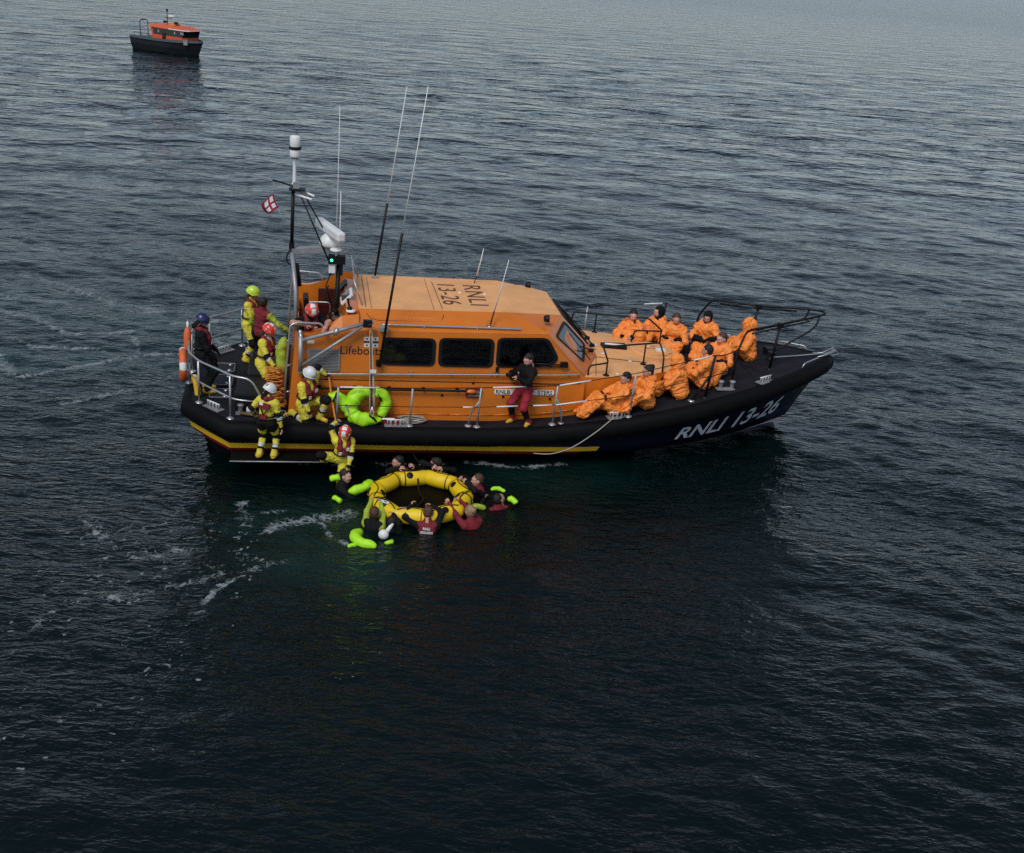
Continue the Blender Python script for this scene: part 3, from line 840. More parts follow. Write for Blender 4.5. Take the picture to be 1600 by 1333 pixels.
# ---------------------------------------------------------------- windows
def window(poly, nrm, r=.12, frame=.045, glass=M_GLASS, name='window'):
    poly = [V(p) for p in poly]
    c = sum(poly) / len(poly); nrm = unit(nrm)
    outer = round_poly(poly, r, 4)
    inn = []
    for p in poly:
        d = p - c; inn.append(c + d * (1 - frame / (np.linalg.norm(d) * .62)))
    inner = round_poly(inn, r * .8, 4)
    k = len(outer)
    f = MB()
    P = [p + nrm * .002 for p in outer] + [p + nrm * .022 for p in outer] + [p + nrm * .022 for p in inner] + [p + nrm * .004 for p in inner]
    F = []
    for a in range(3):
        for i in range(k):
            j = (i + 1) % k
            F.append((a * k + i, a * k + j, (a + 1) * k + j, (a + 1) * k + i))
    f.add(P, F, M_BLK)
    fo = f.build(name, M_BLK, lifeboat)
    g = MB(); g.add([p + nrm * .010 for p in inner], [tuple(range(k))], glass); g.build('pane', glass, fo)
    return fo
def wp(x, z, off=0.0): return V(x, sy(x, z) - off, z)
for sg in (1, -1):
    s_ = V(1, sg, 1); nn = V(0, -1, .075) * V(1, sg, 1)
    for pts in ([(-3.08, 1.87), (-2.07, 1.87), (-2.07, 2.41), (-3.08, 2.40)], [(-2.015, 1.87), (-.965, 1.875), (-.965, 2.44), (-2.015, 2.425)], [(-.915, 1.88), (.13, 1.915), (.315, 2.08), (.07, 2.49), (-.915, 2.46)]):
        pl = [wp(x, z) * s_ for x, z in pts]
        if sg < 0: pl = pl[::-1]
        window(pl, nn, glass=M_TINT)
# windscreen quarters and centre
for sg in (1, -1):
    s_ = V(1, sg, 1)
    q = [V(p) for p in (RE[2], CR[2], S2, W1)]
    def bl(u, v): return ((q[0] * (1 - u) + q[1] * u) * (1 - v) + (q[3] * (1 - u) + q[2] * u) * v)
    nq = unit(np.cross(q[1] - q[0], q[3] - q[0]));  nq = nq if nq[0] > 0 else -nq
    pl = [bl(.10, .09), bl(.84, .12), bl(.66, .86), bl(.10, .70)]
    pl = [p * s_ for p in pl]
    window(pl if sg > 0 else pl[::-1], nq * s_, r=.09, glass=M_GLASSF, name='windscreen')
q0, q1, q2, q3 = V(.46, -.76, 2.68), V(1.37, -.42, 1.76), V(1.37, .42, 1.76), V(.46, .76, 2.68)
def blc(u, v): return ((q0 * (1 - u) + q3 * u) * (1 - v) + (q1 * (1 - u) + q2 * u) * v)
ncen = unit(V(.92, 0, .91))
for u0, u1 in ((.06, .47), (.53, .94)):
    window([blc(u0, .12), blc(u0, .80), blc(u1, .80), blc(u1, .12)], ncen, r=.08, glass=M_GLASSF, name='windscreen')
# wipers
def wiper(a, b, e, nrm):
    m_ = MB(); a, b, e, nrm = V(a), V(b), V(e), unit(nrm)
    m_.tube([a, a + nrm * .05, b + nrm * .06], .014, 6, M_BLK); m_.box(a + nrm * .03, (.10, .07, .06), M_BLK)
    d = unit(e - b) * .34; m_.tube([b + nrm * .045 - d, b + nrm * .045 + d], .011, 5, M_BLK)
    m_.build('wiper', M_BLK, lifeboat)
qn = unit(np.cross(V(CR[2]) - V(RE[2]), V(W1) - V(RE[2]))); qn = qn if qn[0] > 0 else -qn
wiper((1.17, -.62, 1.90), (.80, -1.06, 2.12), (1.05, -1.15, 1.85), qn)
wiper((1.17, .62, 1.90), (.80, 1.06, 2.12), (1.05, 1.15, 1.85), qn * V(1, -1, 1))
wiper((1.30, -.2, 1.85), (.72, -.5, 2.42), (.9, -.48, 2.24), ncen)
wiper((1.30, .25, 1.85), (.70, .2, 2.44), (.9, .2, 2.24), ncen)
b = MB(); wo = wp(.38, 1.98)
b.tube([wo + V(0, -.02, 0), wo + V(-.02, -.07, 0), wo + V(-.62, -.07, .02)], .016, 6, M_BLK); b.tube([wo + V(.06, -.05, -.04), wo + V(-.55, -.06, -.05)], .012, 6, M_BLK); b.box(wo + V(.03, -.04, 0), (.14, .07, .10), M_BLK)
b.build('wiper', M_BLK, lifeboat)

# ---------------------------------------------------------------- side fittings
def side_tube(name, x0, x1, z0, z1, off, r, m, feet=4, ends=True):
    b_ = MB(); n_ = 14
    xs = np.linspace(x0, x1, n_)
    P_ = [wp(x, z0 + (z1 - z0) * (x - x0) / (x1 - x0), off) for x in xs]
    P_ = [P_[0] + V(0, off - .01, 0)] + P_ + [P_[-1] + V(0, off - .01, 0)]
    b_.tube(arc_pts(P_, .05, 3), r, 7, m)
    for x in np.linspace(x0 + .2, x1 - .2, feet):
        z = z0 + (z1 - z0) * (x - x0) / (x1 - x0); p = wp(x, z, 0)
        b_.tube([p, p - V(0, off, 0)], r * .8, 5, m); b_.box(p - V(0, .008, 0), (.06, .014, .06), m)
    return b_.build(name, m, lifeboat)
side_tube('side_handrail', -4.22, .72, 1.69, 1.79, .07, .019, M_STEEL, 7)
side_tube('stowed_boat_hook', -4.40, -1.42, 1.42, 1.43, .09, .024, M_BLK, 5)
for x in (-4.46, -1.36):
    b = MB(); p = wp(x, 1.42, .09); b.ell(p, (.10, .045, .045), M_ORANGE, 10, 6); b.build('boat_hook_end', M_ORANGE, lifeboat)
b = MB()
for a_, b_ in zip(np.linspace(-4.45, .8, 12)[:-1], np.linspace(-4.45, .8, 12)[1:]):
    b.tube([wp(a_, 1.56 + .02 * (a_ + 4.4) / 5, .004), wp(b_, 1.56 + .02 * (b_ + 4.4) / 5, .004)], .008, 4, M_BLK)
b.build('rubbing_line', M_BLK, lifeboat)
# roof edge handrail on the slope
for sg in (1, -1):
    b = MB(); s_ = V(1, sg, 1)
    P_ = [V(x, -1.53, 2.62) for x in np.linspace(-3.08, -.46, 8)]
    P_ = [P_[0] + V(0, .03, -.08)] + P_ + [P_[-1] + V(0, .03, -.08)]
    b.tube([p * s_ for p in arc_pts(P_, .04, 3)], .019, 7, M_STEEL)
    for x in (-2.3, -1.3): b.tube([V(x, -1.53, 2.62) * s_, V(x, -1.53, 2.54) * s_], .014, 5, M_STEEL)
    b.build('roof_handrail', M_STEEL, lifeboat)
# louvred grille
g = MB(); x0, x1, z0, z1 = -4.40, -3.85, 1.745, 2.135
fr = [wp(x0, z0), wp(x1, z0), wp(x1, z1), wp(x0, z1)]
g.plate(fr, (0, -1, .07), .012, M_BLK)
for a_, b_ in ((0, 1), (1, 2), (2, 3), (3, 0)):
    g.rect_sweep([fr[a_] + V(0, -.018, 0), fr[b_] + V(0, -.018, 0)], .022, .03, M_GRILL)
grille = g.build('engine_air_grille', M_GRILL, lifeboat)
for i in range(13):
    z = z0 + .032 + i * .0275
    b = MB(); c = (wp(x0, z) + wp(x1, z)) / 2 + V(0, -.018, 0); b.box(c, (x1 - x0 - .03, .018, .016), M_GRILL, rot=(.5, 0, 0)); b.build('louvre', M_GRILL, grille)
# lettering, flag badge, labels, name board
def sidefn(x0, z0, off=.006):
    def fn(x, y): return wp(x0 + x, z0 + y, off)
    return fn
text_on('side_lettering', 'Lifeboats', .155, sidefn(-3.83, 2.06), M_BLET, lifeboat, bold=.004, width=.78)
fl = MB(); fx, fz = -3.40, 2.21
for (dx, dz) in ((0, 0), (.155, 0), (0, .12), (.155, .12)):
    fl.box(wp(fx + dx + .05, fz + dz + .03, .006), (.11, .004, .075), M_WHITE); fl.box(wp(fx + dx + .05, fz + dz + .03, .010), (.03, .004, .03), M_NAVY)
fl.box(wp(fx + .125, fz + .09, .005), (.27, .003, .04), M_MAROON); fl.box(wp(fx + .127, fz + .09, .005), (.04, .003, .2), M_MAROON)
fl.build('flag_badge', M_WHITE, lifeboat)
b = MB(); b.box(wp(-4.37, 2.27, .005), (.13, .006, .06), M_WHITE); b.build('warning_label', M_WHITE, lifeboat)
nb = MB(); nb.plate(round_poly([wp(-.90, 1.35, .003), wp(.27, 1.355, .003), wp(.27, 1.455, .003), wp(-.90, 1.45, .003)], .04, 3), (0, -1, .07), .014, M_WHITE)
nameboard = nb.build('name_board', M_WHITE, lifeboat)
text_on('name_lettering', 'RNLB  JO', .078, sidefn(-.87, 1.365, .021), M_BLET, nameboard, bold=.02, width=.46)
text_on('name_lettering', 'STERS', .078, sidefn(-.05, 1.367, .021), M_BLET, nameboard, bold=.02, width=.28)
b = MB(); p = wp(-1.30, 1.37, .02); b.box(p, (.30, .05, .17), M_MAROON); b.box(p + V(0, -.03, .03), (.24, .03, .04), M_STEEL); b.box(p + V(0, -.03, -.04), (.2, .03, .03), M_STEEL); b.build('side_locker_handle', M_STEEL, lifeboat)
b = MB(); p = wp(-.88, 1.83, .02); b.box(p, (.05, .04, .12), M_BLK); b.box(p + V(0, -.02, -.07), (.03, .02, .06), M_STEEL); b.build('window_latch', M_BLK, lifeboat)
for (x, z) in ((-3.3, 1.31), (-1.9, 1.30), (-.72, 1.30), (.2, 1.28), (-1.32, 1.56)):
    b = MB(); b.lathe([(.028, 0), (.024, .012), (.001, .014)], wp(x, z, .002), (0, -1, .07), 10, M_BLK); b.build('side_drain', M_BLK, lifeboat)
# rubber coaming strip at the foot of the wall
b = MB()
for a_, b_ in zip(np.linspace(-4.7, .8, 14)[:-1], np.linspace(-4.7, .8, 14)[1:]):
    b.tube([wp(a_, zd(a_) + .12, .006), wp(b_, zd(b_) + .12, .006)], .012, 5, M_ORANGE)
b.build('wall_foot_moulding', M_ORANGE, lifeboat)
# small crane folded against the side
cr = MB()
def cpt(x, z, o=.13): return wp(x, z, o)
cr.tube([cpt(-4.55, 1.76), cpt(-4.55, 2.40)], .042, 10, M_ALU)
crane = cr.build('crane', M_ALU, lifeboat)
b = MB(); b.tube([cpt(-4.53, 2.34), cpt(-3.40, 2.70, .16)], .034, 10, M_ALU); b.tube([cpt(-4.53, 1.86), cpt(-3.46, 2.64, .17)], .028, 10, M_ALU); b.build('jib', M_ALU, crane)
b = MB(); b.box(cpt(-3.36, 2.70, .16), (.16, .09, .13), M_BLK); b.box(cpt(-3.30, 2.72, .16), (.10, .05, .06), M_STEEL); b.lathe([(.05, -.02), (.05, .02)], cpt(-3.3, 2.66, .2), (0, 1, 0), 12, M_STEEL); b.build('jib_head', M_BLK, crane)
for (x, z) in ((-4.55, 1.74), (-4.55, 2.33), (-4.56, 2.40)):
    b = MB(); b.box(wp(x, z, .06), (.10, .13, .07), M_STEEL); b.lathe([(.03, 0), (.03, .1), (.001, .1)], cpt(x, z + .03), (0, 0, 1), 8, M_STEEL); b.build('crane_bracket', M_STEEL, crane)
b = MB(); p = cpt(-3.92, 2.53, .145); b.tube([p + V(-.02, 0, -.05), p + V(.0, -.03, .0), p + V(.02, 0, .06)], .05, 8, M_STEEL); b.build('jib_clamp', M_STEEL, crane)
# rope falls hanging from the crane
for i, dx in enumerate((-.035, .0, .04, .055)):
    b = MB(); top_ = cpt(-3.30, 2.60, .16) + V(dx * .4, 0, 0); bot = V(-3.24 + dx, -2.10 + .01 * i, 1.12 + (.06 if i % 2 else 0))
    b.tube(sag(top_, bot, .015, 8), .009, 5, M_ROPEW if i != 1 else M_ROPEB); b.build('crane_fall', M_ROPEW, crane)
b = MB(); b.box((-3.24, -2.0, 1.87), (.11, .03, .06), M_WHITE); b.build('rope_label', M_WHITE, crane)
b = MB(); b.tube([(-3.24, -2.11, 1.22), (-3.20, -2.13, 1.1), (-3.22, -2.13, 1.02), (-3.27, -2.12, 1.08), (-3.24, -2.11, 1.2)], .014, 6, M_STEEL); b.tube([(-3.30, 0 - 1.78, 2.62), (-3.30, -1.79, 2.50)], .016, 6, M_ROPEO); b.build('crane_hook', M_STEEL, crane)

# ---------------------------------------------------------------- rails
def rail(name, pts, r=.019, m=M_STEEL, round_=.12, parent=None):
    b_ = MB(); b_.tube(arc_pts(pts, round_, 4), r, 8, m); return b_.build(name, m, parent or lifeboat)
def post(p0, p1, r=.02, m=M_STEEL, foot=True, parent=None, name='stanchion'):
    b_ = MB(); b_.tube([p0, p1], r, 8, m)
    if foot: b_.lathe([(.075, 0), (.07, .012), (.035, .03), (.02, .04)], p0, (0, 0, 1), 10, m)
    return b_.build(name, m, parent or lifeboat)
# stern rails, near and far quarter
for sg in (1, -1):
    s_ = V(1, sg, 1)
    T = [V(p) * s_ for p in [(-6.66, -.25, 1.72), (-6.62, -.80, 1.71), (-6.40, -1.24, 1.70), (-5.72, -1.97, 1.69), (-5.42, -2.05, 1.68), (-5.22, -2.06, 1.30), (-5.21, -2.06, 1.24)]]
    stern = rail('stern_rail', T, .021, round_=.16)
    rail('rail_bar', [V(p) * s_ for p in [(-6.66, -.3, 1.30), (-6.60, -.84, 1.29), (-6.38, -1.25, 1.27), (-5.72, -1.99, 1.25), (-5.22, -2.06, 1.235)]], .018, round_=.16, parent=stern)
    for p in ((-6.66, -.30, 1.72), (-6.40, -1.27, 1.70), (-5.79, -1.95, 1.69), (-5.22, -2.06, 1.24)):
        post(V(p[0], p[1], zd(p[0]) + .004) * s_, V(p) * s_, .020, parent=stern)
# near-side and far-side guard rails
def guard(sg):
    s_ = V(1, sg, 1)
    X0 = [(-3.86, 1.57, 0), (-2.50, 1.58, 0), (-1.22, 1.62, 1), (.24, 1.70, 1), (1.74, 1.99, 0)]
    tops = []
    for (x, z, br) in X0:
        base = V(x - .02, -2.03 if x < 1 else -2.02, zd(x) + .004)
        g = post(base * s_, V(x, -2.06, z) * s_, .021, M_ALU)
        if br:
            b_ = MB(); b_.tube(arc_pts([V(x + (-.18 if x < 0 else .17), -1.98, zd(x) + .004) * s_, V(x + (-.15 if x < 0 else .14), -2.0, zd(x) + .28) * s_, V(x, -2.05, z - .26) * s_], .08, 3), .018, 7, M_ALU)
            b_.lathe([(.07, 0), (.065, .012), (.03, .03)], V(x + (-.18 if x < 0 else .17), -1.98, zd(x) + .006) * s_, (0, 0, 1), 10, M_ALU)
            b_.build('brace', M_ALU, g)
        tops.append(V(x, -2.06, z) * s_)
    end = V(3.42, -1.66, 2.26) * s_
    line = tops + [end]
    for a_, b_ in zip(line[:-1], line[1:]):
        wv = MB(); wv.tube([a_, b_], .009, 5, M_BLK); wv.build('guard_wire', M_BLK, lifeboat)
    low = [V(p[0], p[1], zd(p[0]) + (p[2] - zd(p[0])) * .52) for p in line]
    for a_, b_ in zip(low[:-1], low[1:]):
        wv = MB(); wv.tube([a_, b_], .007, 5, M_BLK); wv.build('guard_wire', M_BLK, lifeboat)
    # white turnbuckle sleeves on the wires
    for (a_, b_, t0, t1) in ((line[0], line[1], .02, .55), (line[2], line[3], .15, .60), (line[3], line[4], .02, .42), (low[1], low[2], .75, .9), (low[2], low[3], .22, .5), (low[2], low[3], .7, .95), (low[3], low[4], .0, .40), (line[4], line[5], .72, .95)):
        wv = MB(); wv.tube([a_ + (b_ - a_) * t0 + V(0, -.002, 0), a_ + (b_ - a_) * t1 + V(0, -.002, 0)], .015, 6, M_WHITE); wv.build('wire_sleeve', M_WHITE, lifeboat)
    g = post(V(3.35, -1.67, zd(3.35) + .004) * s_, end, .028, M_BLK)
    b_ = MB(); b_.tube([V(3.06, -1.72, zd(3.06) + .004) * s_, V(3.39, -1.665, 1.85) * s_], .024, 7, M_BLK); b_.lathe([(.07, 0), (.065, .012), (.03, .03)], V(3.06, -1.72, zd(3.06) + .006) * s_, (0, 0, 1), 10, M_STEEL); b_.build('brace', M_BLK, g)
    wv = MB(); wv.tube(sag(end, V(4.05, -1.25, 2.26) * s_, .05), .011, 5, M_BLK); wv.build('guard_wire', M_BLK, lifeboat)
    wv = MB(); wv.tube([V(3.38, -1.665, 1.80) * s_, V(4.0, -1.30, 1.85) * s_, V(5.1, -.68, 2.02) * s_], .010, 5, M_BLK); wv.build('guard_wire', M_BLK, lifeboat)
guard(1); guard(-1)
# bow pulpit
pul = rail('bow_pulpit', [(4.02, -1.27, 1.52), (4.05, -1.22, 2.16), (4.24, -1.05, 2.58), (5.12, -.62, 2.60), (6.05, -.28, 2.68), (6.36, -.1, 2.70), (6.36, .1, 2.70), (6.05, .28, 2.68), (5.12, .62, 2.60), (4.24, 1.05, 2.58), (4.05, 1.22, 2.16), (4.02, 1.27, 1.52)], .024, M_BLK, .14)
for sg in (1, -1):
    s_ = V(1, sg, 1)
    post(V(5.06, -.66, zd(5.06) + .004) * s_, V(5.14, -.61, 2.60) * s_, .029, M_BLK, parent=pul)
    rail('brace', [V(5.10, -.64, 2.02) * s_, V(5.95, -.33, 2.38) * s_, V(6.1, -.27, 2.48) * s_, V(6.14, -.26, 2.67) * s_], .020, M_BLK, .1, parent=pul)
    rail('rail_bar', [V(4.40, -.98, 2.50) * s_, V(5.13, -.63, 2.53) * s_, V(5.9, -.34, 2.60) * s_], .018, M_BLK, .1, parent=pul)
    b = MB(); b.box(V(5.14, -.61, 2.58) * s_, (.12, .08, .10), M_BLK); b.build('clamp', M_BLK, pul)
# black grab rails on the trunk cabin
def grab(name, pts, legs):
    g = rail(name, pts, .018, M_BLK, .07)
    for (x, y, zt) in legs:
        post((x, y, trunk_z(x, y) - .01), (x, y, zt), .017, M_BLK, True, g, 'leg')
grab('trunk_grab_rail', [(.98, -1.38, 1.66), (1.0, -1.36, 1.86), (1.38, -1.34, 1.92), (1.36, -.92, 2.10), (2.62, -.62, 2.12), (2.66, -.86, 1.92), (2.62, -1.02, 1.63)], [(1.36, -1.34, 1.92), (2.30, -.70, 2.12)])
grab('trunk_grab_rail', [(1.2, 1.36, 1.66), (1.25, 1.34, 2.08), (2.85, 1.0, 2.10), (3.0, .40, 2.02), (2.42, .52, 1.98), (2.40, .62, 1.70)], [(1.75, 1.28, 2.09), (2.55, 1.02, 2.1), (2.98, .45, 2.02)])

# ---------------------------------------------------------------- deck fittings
def fairlead(c, ang, L=.42):
    c = V(c); ax = (V(math.cos(ang), math.sin(ang), 0), V(-math.sin(ang), math.cos(ang), 0), V(0, 0, 1))
    b_ = MB(); b_.box(c + V(0, 0, .012), (L, .17, .02), M_ALU, axes=ax)
    f = b_.build('fairlead', M_ALU, lifeboat)
    for d in (-.09, .0, .09):
        q = MB(); q.lathe([(.028, 0), (.022, .05), (.03, .085), (.001, .09)], c + ax[0] * d + V(0, 0, .02), (0, 0, 1), 8, M_ALU); q.build('roller', M_ALU, f)
    q = MB(); q.tube([c + ax[0] * -.17 + V(0, 0, .12), c + ax[0] * .17 + V(0, 0, .12)], .014, 6, M_WHITE)
    for d in (-.15, .15): q.tube([c + ax[0] * d, c + ax[0] * d + V(0, 0, .12)], .012, 5, M_ALU)
    q.build('bar', M_WHITE, f)
for (x, y, a_) in ((4.72, -1.30, .52), (1.50, -2.00, .12), (-2.78, -2.03, 0), (-6.12, -1.52, -.78), (4.72, 1.30, -.52), (-6.12, 1.52, .78)):
    fairlead((x, y, zd(x) + .004), a_)
def bollard(x, y):
    b_ = MB(); z = zd(x) + .004
    b_.box((x, y, z + .015), (.42, .14, .02), M_ALU)
    for d in (-.12, .12): b_.lathe([(.045, 0), (.04, .12), (.062, .15), (.06, .17), (.001, .175)], (x + d, y, z + .02), (0, 0, 1), 12, M_ALU)
    b_.build('bollard', M_ALU, lifeboat)
bollard(3.86, -1.42); bollard(3.86, 1.42); bollard(-5.50, -1.72); bollard(-5.5, 1.72)
# bow roller, grab loops and anchor chain
b = MB(); z = zd(6.4)
for y in (-.08, .08): b.tube([(6.35, y * 1.6, z + .02), (6.55, y, z + .05), (6.78, y, z + .17), (6.84, y, z + .10), (6.70, y, z + .03)], .014, 6, M_STEEL)
b.box((6.66, 0, z + .07), (.30, .12, .012), M_ALU, rot=(0, -.35, 0)); b.lathe([(.035, -.08), (.03, 0), (.035, .08)], (6.78, 0, z + .11), (0, 1, 0), 10, M_ALU)
b.build('bow_roller', M_STEEL, lifeboat)
for sg in (1, -1):
    s_ = V(1, sg, 1)
    rail('bow_grab_loop', [V(5.75, -.72, zd(5.75)) * s_, V(5.80, -.70, zd(5.8) + .10) * s_, V(6.26, -.36, zd(6.2) + .10) * s_, V(6.3, -.32, zd(6.3)) * s_], .016, M_STEEL, .06)
b = MB(); b.tube(catmull([(5.32, -.12, zd(5.3) + .05), (5.6, -.08, zd(5.6) + .03), (6.0, -.04, zd(6) + .03), (6.55, 0, zd(6.5) + .06)], 5), .016, 6, M_STEEL); b.build('anchor_chain', M_STEEL, lifeboat)
b = MB(); b.lathe([(.10, 0), (.10, .03), (.06, .06), (.06, .14), (.09, .17), (.001, .18)], (5.30, -.12, zd(5.3)), (0, 0, 1), 14, M_BLK); b.box((5.38, .2, zd(5.3) + .08), (.2, .22, .16), M_BLK); b.build('windlass', M_BLK, lifeboat)
# deck seams and stern hatches
b = MB()
for (p, q) in (((4.6, -1.4), (4.6, 1.4)), ((5.0, -1.2), (4.6, -.2))):
    b.tube([V(p[0], p[1], zd(p[0]) + .005), V(q[0], q[1], zd(q[0]) + .005)], .006, 4, M_BLK)
b.build('deck_seam', M_BLK, lifeboat)
for (x, y, sx, sy_) in ((-6.05, .55, .44, .52), (-6.05, -.12, .44, .60), (-6.05, -.82, .44, .48), (-5.45, 1.25, .5, .6)):
    z = zd(x); b = MB(); b.box((x, y, z + .012), (sx, sy_, .024), M_DECKP); hh = b.build('stern_hatch', M_DECKP, lifeboat, bevel=.008)
    r_ = MB(); pl = round_poly([(x - sx / 2 + .03, y - sy_ / 2 + .03, z + .028), (x + sx / 2 - .03, y - sy_ / 2 + .03, z + .028), (x + sx / 2 - .03, y + sy_ / 2 - .03, z + .028), (x - sx / 2 + .03, y + sy_ / 2 - .03, z + .028)], .05, 3); r_.tube(pl, .007, 5, M_ALU, closed=True); r_.build('rim', M_ALU, hh)
    for d in (-.3, .3):
        q = MB(); q.lathe([(.04, 0), (.035, .015), (.001, .02)], (x + sx * .22, y + sy_ * d, z + .026), (0, 0, 1), 10, M_STEEL); q.build('latch', M_STEEL, hh)
# engine hatch box (dark) and the sunken stair well by the cabin corner
b = MB(); b.box((-5.26, .22, zd(-5.3) + .13), (.62, 1.0, .26), M_DECKP); b.build('engine_hatch', M_DECKP, lifeboat, bevel=.03)
b = MB(); b.box((-5.42, -1.15, zd(-5.4) + .17), (.62, .9, .36), M_BLK); b.build('deck_locker', M_BLK, lifeboat, bevel=.03)
# stern step grating beside the wall
gr = MB(); gr.tube(round_poly([(-5.10, -1.92, zd(-5) + .02), (-4.82, -1.92, zd(-5) + .02), (-4.80, -1.55, zd(-5) + .02), (-5.10, -1.50, zd(-5) + .02)], .08, 3), .016, 6, M_ALU, closed=True)
for i in range(4): gr.tube([(-5.05, -1.60 - i * .08, zd(-5) + .022), (-4.86, -1.60 - i * .08, zd(-5) + .022)], .012, 5, M_ALU)
gr.build('drain_grating', M_ALU, lifeboat)
b = MB(); b.tube(arc_pts([(-5.62, -1.80, zd(-5.6) + .05), (-5.3, -1.90, zd(-5.6) + .06), (-5.2, -2.0, zd(-5.6) + .02)], .08, 3), .035, 8, mat('brass pipe', (.25, .16, .07), .4, .6)); b.build('fuel_pipe', M_ALU, lifeboat)
# tube frame at the aft corner of the cabin
rail('corner_handrail', [(-4.84, -1.70, 1.10), (-4.80, -1.69, 1.8), (-4.74, -1.68, 2.60), (-4.62, -1.66, 2.645), (-4.18, -1.62, 2.63), (-4.12, -1.60, 2.47)], .02, M_STEEL, .09)
for z in (1.3, 1.82, 2.30):
    b = MB(); b.tube([(-4.79, -1.69, z), (-4.70, -1.62, z)], .018, 6, M_STEEL); b.build('rail_bracket', M_STEEL, lifeboat)
rail('corner_handrail', [(-4.84, 1.70, 1.10), (-4.80, 1.69, 1.8), (-4.74, 1.68, 2.60), (-4.62, 1.66, 2.645), (-4.18, 1.62, 2.63), (-4.12, 1.60, 2.47)], .02, M_STEEL, .09)

# ---------------------------------------------------------------- cockpit
b = MB(); b.box((-3.66, -.15, 2.28), (.30, 1.9, 1.0), M_ORANGE, rot=(0, .18, 0)); console = b.build('steering_console', M_ORANGE, lifeboat, bevel=.03)
b = MB(); b.box((-3.76, .40, 2.74), (.05, .34, .24), M_BLK, rot=(0, .7, 0)); b.build('instrument_panel', M_BLK, console)
b = MB(); b.box((-3.70, -.46, 2.80), (.05, .42, .30), M_WHITE, rot=(0, .75, 0)); dsp = b.build('chart_display', M_WHITE, console, bevel=.01)
b = MB(); b.box((-3.732, -.46, 2.832), (.006, .32, .20), mat('display glass', (.06, .06, .08), .15), rot=(0, .75, 0)); b.build('screen', M_GLASS, dsp)
b = MB(); b.lathe([(.05, 0), (.05, .05), (.02, .07), (.02, .2), (.035, .22), (.001, .24)], (-3.66, -1.12, 2.74), (-.2, 0, 1), 10, M_BLK); b.lathe([(.09, 0), (.09, .03), (.001, .04)], (-3.64, -1.12, 2.72), (0, 0, 1), 12, M_WHITE); b.build('throttle', M_BLK, console)
b = MB(); b.lathe([(.16, 0), (.18, .0), (.17, .02)], (-3.92, -.5, 2.52), (-.8, 0, .6), 16, M_BLK); b.tube([(-3.92, -.66, 2.52), (-3.92, -.34, 2.52)], .012, 5, M_BLK); b.build('steering_wheel', M_BLK, console)
for (x, y) in ((-4.25, -.62), (-4.25, .45)):
    b = MB(); b.box((x, y, 2.02), (.42, .42, .12), M_BLK); b.box((x - .20, y, 2.28), (.10, .42, .44), M_BLK, rot=(0, -.12, 0)); b.lathe([(.07, 0), (.05, .06), (.05, .26)], (x, y, FZ), (0, 0, 1), 10, M_ALU); b.build('cockpit_seat', M_BLK, lifeboat, bevel=.03)
b = MB(); b.box((-3.97, .98, 2.22), (.5, .06, .55), mat('dark red panel', (.10, .012, .006), .6)); b.build('inner_side_panel', M_ORANGE, lifeboat)
rail('cockpit_grab_rail', [(-4.48, .92, 1.74), (-4.48, .92, 2.22), (-3.98, .80, 2.26), (-3.98, .80, 1.74)], .02, M_STEEL, .06)
b = MB(); b.tube(catmull([(-4.02, .86, 2.60), (-4.1, .80, 2.40), (-4.0, .76, 2.30), (-3.88, .8, 2.34), (-3.84, .85, 2.5)], 5), .016, 6, M_ROPEB); b.build('hanging_cable', M_ROPEB, lifeboat)
# short wind-screen at the front of the cockpit
ws = MB()
for y in (-.92, .92): ws.tube([(-3.42, y, 2.76), (-3.58, y, 3.22)], .016, 6, M_STEEL)
ws.tube([(-3.58, -.92, 3.22), (-3.58, .92, 3.22)], .016, 6, M_STEEL)
wsf = ws.build('cockpit_windscreen', M_STEEL, lifeboat)
mgl = mat('clear acrylic', (.25, .24, .26), .08, spec=.6); mgl.node_tree.nodes['Principled BSDF'].inputs['Alpha'].default_value = .35
b = MB(); b.add([(-3.425, -.91, 2.775), (-3.425, .91, 2.775), (-3.58, .91, 3.21), (-3.58, -.91, 3.21)], [(0, 1, 2, 3)], mgl); b.build('pane', mgl, wsf)
# floodlights on the roof slope
for (x, y) in ((.06, -1.30), (.10, .95)):
    b = MB(); p = V(x, y, 2.72 if y < 0 else 2.70)
    b.tube([p + V(0, 0, -.06), p + V(0, 0, .02)], .016, 6, M_STEEL); b.lathe([(.02, -.06), (.06, -.05), (.075, .03), (.07, .05)], p + V(0, 0, .05), (1, -.1, .05), 14, M_BLK); b.lathe([(.07, .045), (.03, .055), (.001, .058)], p + V(0, 0, .05), (1, -.1, .05), 14, M_WHITE); b.build('floodlight', M_BLK, lifeboat)

# ---------------------------------------------------------------- mast
mast = MB()
for y in (-.62, .62): mast.tube([(-4.64, y, 2.05), (-4.66, y * .9, 2.9), (-4.74, y * .18, 3.50)], .040, 10, M_ALU)
mast.rect_sweep([(-4.78, 0, 3.52), (-3.98, 0, 3.60)], .16, .10, M_ALU)
mast_o = mast.build('mast', M_ALU, lifeboat)
def mp(name, fn, m):
    b_ = MB(); fn(b_); return b_.build(name, m, mast_o)
mp('front_leg', lambda q: q.tube([(-3.86, -.12, 3.42), (-3.88, -.22, 2.6), (-3.90, -.26, 1.80)], .045, 10, M_BLK), M_BLK)
mp('leg_clamp', lambda q: (q.box((-3.88, -.25, 2.32), (.16, .16, .09), M_STEEL), q.box((-3.87, -.23, 2.36), (.1, .2, .04), M_BLK)), M_STEEL)
mp('upper_pole', lambda q: (q.tube([(-4.75, 0, 3.58), (-4.735, 0, 4.68)], .035, 10, M_BLK), q.box((-4.75, 0, 3.62), (.10, .12, .14), M_BLK)), M_BLK)
